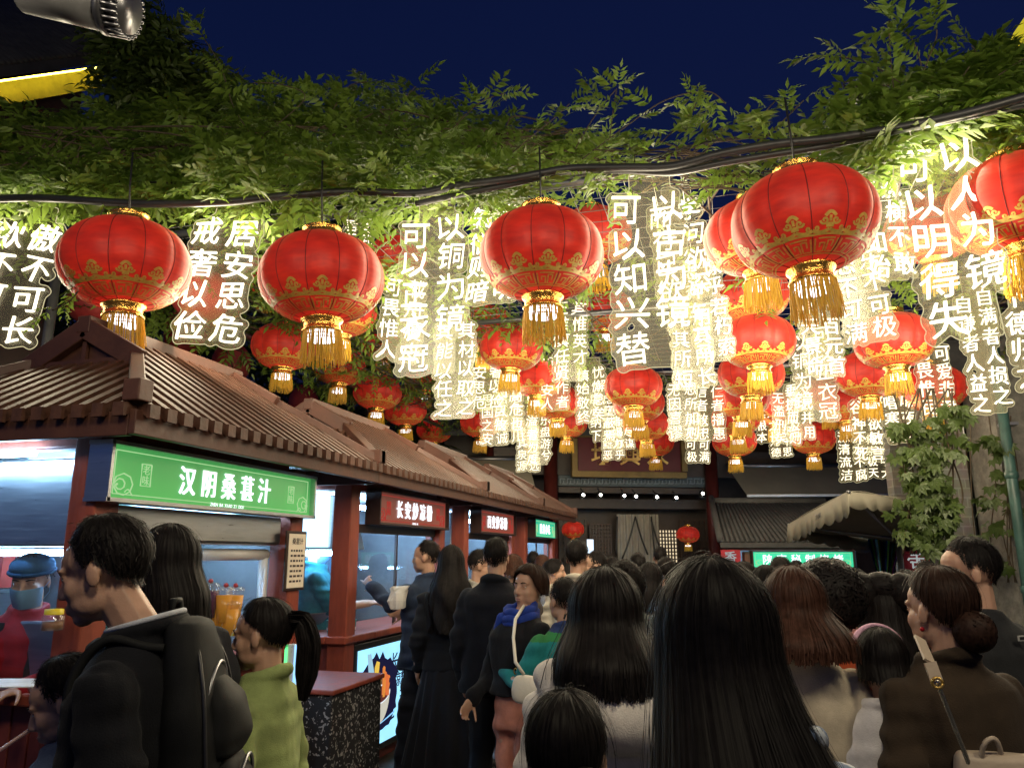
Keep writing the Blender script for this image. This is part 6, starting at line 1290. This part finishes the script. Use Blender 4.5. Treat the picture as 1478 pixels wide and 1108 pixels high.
for i, (px, py, col, lb) in enumerate(((322, 898, M_oj, 'orange juice cup at the left of the bright pair on the counter'), (336, 898, M_oj, 'orange juice cup at the right of the bright pair on the counter'), (300, 892, M_pj, 'dark mulberry juice cup left of the orange pair'), (312, 916, M_oj, 'lower orange cup tucked under the bright pair'), (330, 918, M_oj, 'lower orange cup beside the head of the girl'), (288, 892, M_pj, 'dark mulberry juice cup nearest the woman with long hair'))): drink(px, py, 3.75 + .03 * (i % 2), col, lb)
jr = empty('glass_jar', P(75, 908, 3.3), 'glass jar with a yellow lid on the steel counter in front of the vendor', 'jar'); p = P(75, 910, 3.3); m = MB(); m.lathe([(0, 0), (.04, 0), (.045, .01), (.045, .06), (.035, .07)], 20, p); part(m, 'jar_wall', M_cupw, jr); m = MB(); m.lathe([(.038, .068), (.038, .09), (0, .092)], 20, p); part(m, 'lid', mat('yellow_plastic_lid', (.75, .6, .03), .4), jr)
m = MB(); m.lathe([(0, .004), (.04, .004), (.041, .04), (0, .04)], 20, p); part(m, 'sauce', mat('brown_sauce', (.2, .08, .03), .4), jr)
ns = MB(); ns.box(P(35, 985, 3.05), (.35, .2, .004), 0, Matrix.Rotation(.3, 3, 'Z')); tag(ns.build('newspaper', mat('white_paper_sheet', (.65, .67, .7), .7)), 'white paper sheet lying on the outer ledge of the nearest kiosk', 'paper')
# cloth covered table with its lit side board
tb = empty('cloth_table', (*onx(465, 1000, -2.65).xy, 0), 'table under a black and white floral cloth between the two nearest kiosks', 'table')
x0, x1, y0, y1, zt = -2.92, -2.36, 4.42, 5.1, .78
m = MB(); m.rng((x0 - .02, y0 - .02, zt), (x1 + .02, y1 + .02, zt + .03)); part(m, 'table_top', M_redpaint, tb, .008)
mf_, n, l, b_ = nodes('floral_cloth'); tc = n.new('ShaderNodeTexCoord'); vo = n.new('ShaderNodeTexVoronoi'); vo.inputs['Scale'].default_value = 34; nz = n.new('ShaderNodeTexNoise'); nz.inputs['Scale'].default_value = 30; nz.inputs['Detail'].default_value = 3
l.new(tc.outputs['Object'], nz.inputs[0]); mx = n.new('ShaderNodeMix'); mx.data_type = 'VECTOR'; mx.inputs[0].default_value = .08; l.new(tc.outputs['Object'], mx.inputs[4]); l.new(nz.outputs[1], mx.inputs[5]); l.new(mx.outputs[1], vo.inputs[0])
cr_ = n.new('ShaderNodeValToRGB'); cr_.color_ramp.elements[0].position = .30; cr_.color_ramp.elements[1].position = .36; cr_.color_ramp.elements[0].color = (.34, .33, .33, 1); cr_.color_ramp.elements[1].color = (.012, .012, .016, 1); l.new(vo.outputs[0], cr_.inputs[0]); l.new(cr_.outputs[0], b_.inputs['Base Color']); b_.inputs['Roughness'].default_value = .8
m = MB(); pts = []; per = []
for (a, b2) in (((x0, y0), (x1, y0)), ((x1, y0), (x1, y1)), ((x1, y1), (x0, y1)), ((x0, y1), (x0, y0))):
    for i in range(30): t = i / 30; per.append((a[0] + (b2[0] - a[0]) * t, a[1] + (b2[1] - a[1]) * t))
N = len(per); vs = []
for k_, z in enumerate((zt - .003, .5, .2, .02)):
    for i, (x, y) in enumerate(per): w_ = .016 * k_ / 3 * math.sin(i * 1.05); cx_, cy_ = (x0 + x1) / 2, (y0 + y1) / 2; vs.append((cx_ + (x - cx_) * (1.0 + w_ * 2 + .02 * k_ / 3), cy_ + (y - cy_) * (1 + w_ * 2 + .02 * k_ / 3), z))
m.add(vs, [(k_ * N + i, k_ * N + (i + 1) % N, (k_ + 1) * N + (i + 1) % N, (k_ + 1) * N + i) for k_ in range(3) for i in range(N)], 0, True); part(m, 'table_cloth', mf_, tb)
lb_ = empty('lit_side_board', P(424, 1010, 3.9), 'upright board with green and blue glowing edges beside the girl with the ponytail', 'sign'); a, c = P(421, 930, 3.95), P(421, 1112, 3.95)
m = MB(); m.rng((a.x - .03, a.y, .15), (a.x + .02, a.y + .05, a.z)); part(m, 'board', M_white, lb_, .004)
for dx, mt, nm in ((-.034, emis('green_edge_glow', (.15, 1, .3), 1.6), 'green_edge'), (.022, emis('blue_edge_glow', (.3, .6, 1), 1.6), 'blue_edge')): m = MB(); m.rng((a.x + dx, a.y - .008, .15), (a.x + dx + .012, a.y + .006, a.z)); part(m, nm, mt, lb_)
# lightbox with a bowl on the second kiosk
xf_ = -2.955 * S; X0, X1, Z0, Z1 = 5.86 * S, 7.05 * S, .15 * S, .93 * S
lbx = empty('poster_lightbox', (xf_, (X0 + X1) / 2, Z0 - .05), 'lit blue and white poster with a bowl of fried food on the second kiosk front', 'poster'); m = MB(); m.rng((xf_ - .06, X0 - .05, Z0 - .05), (xf_ + .03, X1 + .05, Z1 + .05)); part(m, 'box_frame', M_black, lbx, .006)
def lit(nm, c, s=1.0): return emis(nm, c, s, False)
layer = [0]
def flat(pts, nm, mt, par):
    layer[0] += 1; m = MB(); x = xf_ + .032 + .0012 * layer[0]; m.add([(x, X0 + (X1 - X0) * a, Z0 + (Z1 - Z0) * b2) for a, b2 in pts], [tuple(range(len(pts)))]); return part(m, nm, mt, par)
bgm = signface('poster_background', (.25, .62, .9), 1.3, (.30, .68, .95)); bgp = flat([(0, 0), (1, 0), (1, 1), (0, 1)], 'poster_sheet', bgm, lbx); rr = random.Random(8)
def blot(cx_, cy_, rx, ry, n=40, j=.12): return [(cx_ + rx * math.cos(2 * math.pi * i / n) * (1 + rr.uniform(-j, j)), cy_ + ry * math.sin(2 * math.pi * i / n) * (1 + rr.uniform(-j, j))) for i in range(n)]
M_ink = lit('poster_ink', (.02, .02, .07), .6); flat(blot(.34, .50, .34, .40), 'ink_wash', M_ink, bgp); flat(blot(.12, .35, .13, .30), 'brown_wash', lit('poster_brown', (.12, .03, .02), .7), bgp)
for i in range(3): flat([(.04 + .02 * i, .12 + .05 * i), (.3, .10 + .05 * i + .03), (.62, .2 + .05 * i), (.62, .225 + .05 * i), (.3, .135 + .05 * i), (.04, .15 + .05 * i)], 'brush_stroke', M_ink if i != 1 else lit('poster_sky', (.25, .55, .9), 1.2), bgp)
flat([(.16, .50)] + [(.34 + .18 * math.cos(math.pi + math.pi * i / 16), .50 - .30 * math.sin(math.pi * i / 16)) for i in range(17)] + [(.52, .50)], 'bowl', lit('poster_bowl', (.75, .72, .6), .8), bgp)
flat(blot(.34, .50, .185, .10, 36, 0), 'bowl_rim', lit('poster_rim', (.8, .85, .9), 1.0), bgp); flat(blot(.34, .50, .165, .085, 36, 0), 'bowl_inside', lit('poster_inside', (.15, .04, .03), .8), bgp)
for i in range(12):
    a = .22 + .24 * rr.random(); z = .46 + .05 * rr.random(); h_ = .14 + .16 * (1 - abs(a - .34) * 6) * rr.random(); w_ = .035; flat([(a, z), (a + w_, z), (a + w_ + .01, z + h_), (a + .02, z + h_ + .02), (a, z + h_)], 'food_piece', lit('poster_food', (.75, .16 + .22 * rr.random(), .05), 1.0), bgp)
flat([(.10, .95), (.14, .68), (.24, .62), (.30, .70), (.22, .74), (.16, .95)], 'spoon', lit('poster_spoon', (.35, .6, .75), 1.0), bgp); flat([(.22, .66), (.28, .67), (.30, .84), (.25, .86), (.22, .8)], 'spoon_food', lit('poster_gold', (.85, .55, .08), 1.0), bgp)
m = MB(); x = xf_ + .06
write(m, '长安', (x, X0 + (X1 - X0) * .62, Z0 + (Z1 - Z0) * .80), (0, 1, 0), (0, 0, 1), .15, 0, .01, .01); write(m, '炒凉粉', (x, X0 + (X1 - X0) * .62, Z0 + (Z1 - Z0) * .60), (0, 1, 0), (0, 0, 1), .12, 0, .01, .01)
for i in range(6):
    y = .66
    while y < .94: w_ = rr.uniform(.02, .06); m.rng((x, X0 + (X1 - X0) * y, Z0 + (Z1 - Z0) * (.46 - i * .055)), (x + .001, X0 + (X1 - X0) * min(.96, y + w_), Z0 + (Z1 - Z0) * (.475 - i * .055))); y += w_ + .02
part(m, 'poster_lettering', M_ink, bgp)
# second kiosk: pan, teal cups, glowing hood front, cabinets
m = MB(); m.rng(K(-4.3, 5.722, 1.74), K(-3.16, 5.734, 2.17)); part(m, 'hood_glow_panel', M_ltblue, k2)  # emissive sheet in place of lamplight reflected by the steel hood
wk = empty('wok', K(-3.62, 6.1, 1.06), 'wide dark wok on the end counter of the second kiosk', 'wok'); m = MB(); m.lathe([(.0, .01), (.15, .012), (.22, .05), (.27, .13), (.285, .135), (.26, .12), (.2, .05), (0, .03)], 32, K(-3.62, 6.12, 1.065)); part(m, 'pan', M_dksteel, wk); m = MB(); m.tube([K(-3.34, 6.12, 1.2), K(-3.1, 6.1, 1.26)], .014); part(m, 'handle', M_black, wk)
M_tealc = mat('teal_paper_cup', (.10, .45, .45), .6)
for i in range(3):
    p = K(-3.12 + .06 * i, 5.78 + .05 * i, 1.063); m = MB(); m.lathe([(0, 0), (.03, 0), (.04, .1), (.042, .102), (.036, .1), (0, .02)], 20, p); m.lathe([(.037, .03), (.0372, .05)], 20, p, 1); tag(m.build('paper_cup', [M_tealc, M_white]), ('teal paper cup nearest the corner post of the second kiosk', 'middle teal paper cup on the second kiosk counter', 'rear teal paper cup on the second kiosk counter')[i], 'cup', 'teal paper cups')
def shelf(kk, y0, y1, seed):
    r = random.Random(seed); m = MB(); m.rng(K(-4.44, y0, 1.0), K(-4.2, y1, 1.06)); m.rng(K(-4.44, y0, 1.45), K(-4.25, y1, 1.48)); m.rng(K(-4.44, y0, .1), K(-4.1, y1, .98)); sh = part(m, 'back_shelf', M_dksteel, kk)
    m = MB(); y = y0 + .08
    while y < y1 - .1: h_ = r.uniform(.1, .26); w_ = r.uniform(.05, .09); m.lathe([(0, 0), (w_, 0), (w_, h_ * .75), (w_ * .5, h_), (0, h_)], 14, K(-4.32, y, 1.065), r.randint(0, 3)); y += w_ * 2.6
    y = y0 + .08
    while y < y1 - .1: h_ = r.uniform(.1, .2); w_ = r.uniform(.06, .12); m.rng(K(-4.40, y, 1.485), K(-4.28, y + w_, 1.485 + h_), r.randint(0, 3)); y += w_ * 1.3
    part(m, 'stacked_stock', [mat('stock_blue', (.05, .15, .4), .4), mat('stock_red', (.35, .04, .03), .4), mat('stock_white', (.5, .52, .55), .4), mat('stock_green', (.05, .25, .1), .4)], sh)
shelf(k1, 3.3, 4.05, 1); shelf(k2, 5.9, 7.6, 2); shelf(k3, 8.6, 10.3, 3); shelf(k4, 11.3, 12.8, 4)
for kk, y in ((k2, 7.0), (k3, 9.6)):
    m = MB(); m.rng(K(-4.18, y, .9), K(-3.8, y + .45, 1.75)); f_ = part(m, 'cabinet', mat('blue_lit_cabinet', (.12, .2, .3), .4, .3), kk, .01); m = MB(); m.rng(K(-3.799, y + .05, 1.1), K(-3.794, y + .4, 1.68)); part(m, 'cabinet_window', lit('cabinet_glow', (.15, .5, .7), .6), f_)
# price board deep in the row
pbd = empty('price_board', P(768, 828, 9.5), 'small bright green and white price board at the end of the kiosk row', 'sign'); m = MB(); cr(m, 760, 812, 780, 836, 9.5, .03); o_ = part(m, 'board', lit('green_white_board', (.5, .95, .75), 1.2), pbd); m = MB()
for i in range(5): cr(m, 763, 816 + i * 3.6, 769 + (i * 5) % 9, 817.4 + i * 3.6, 9.48, .01)
part(m, 'board_lines', M_dark, o_)
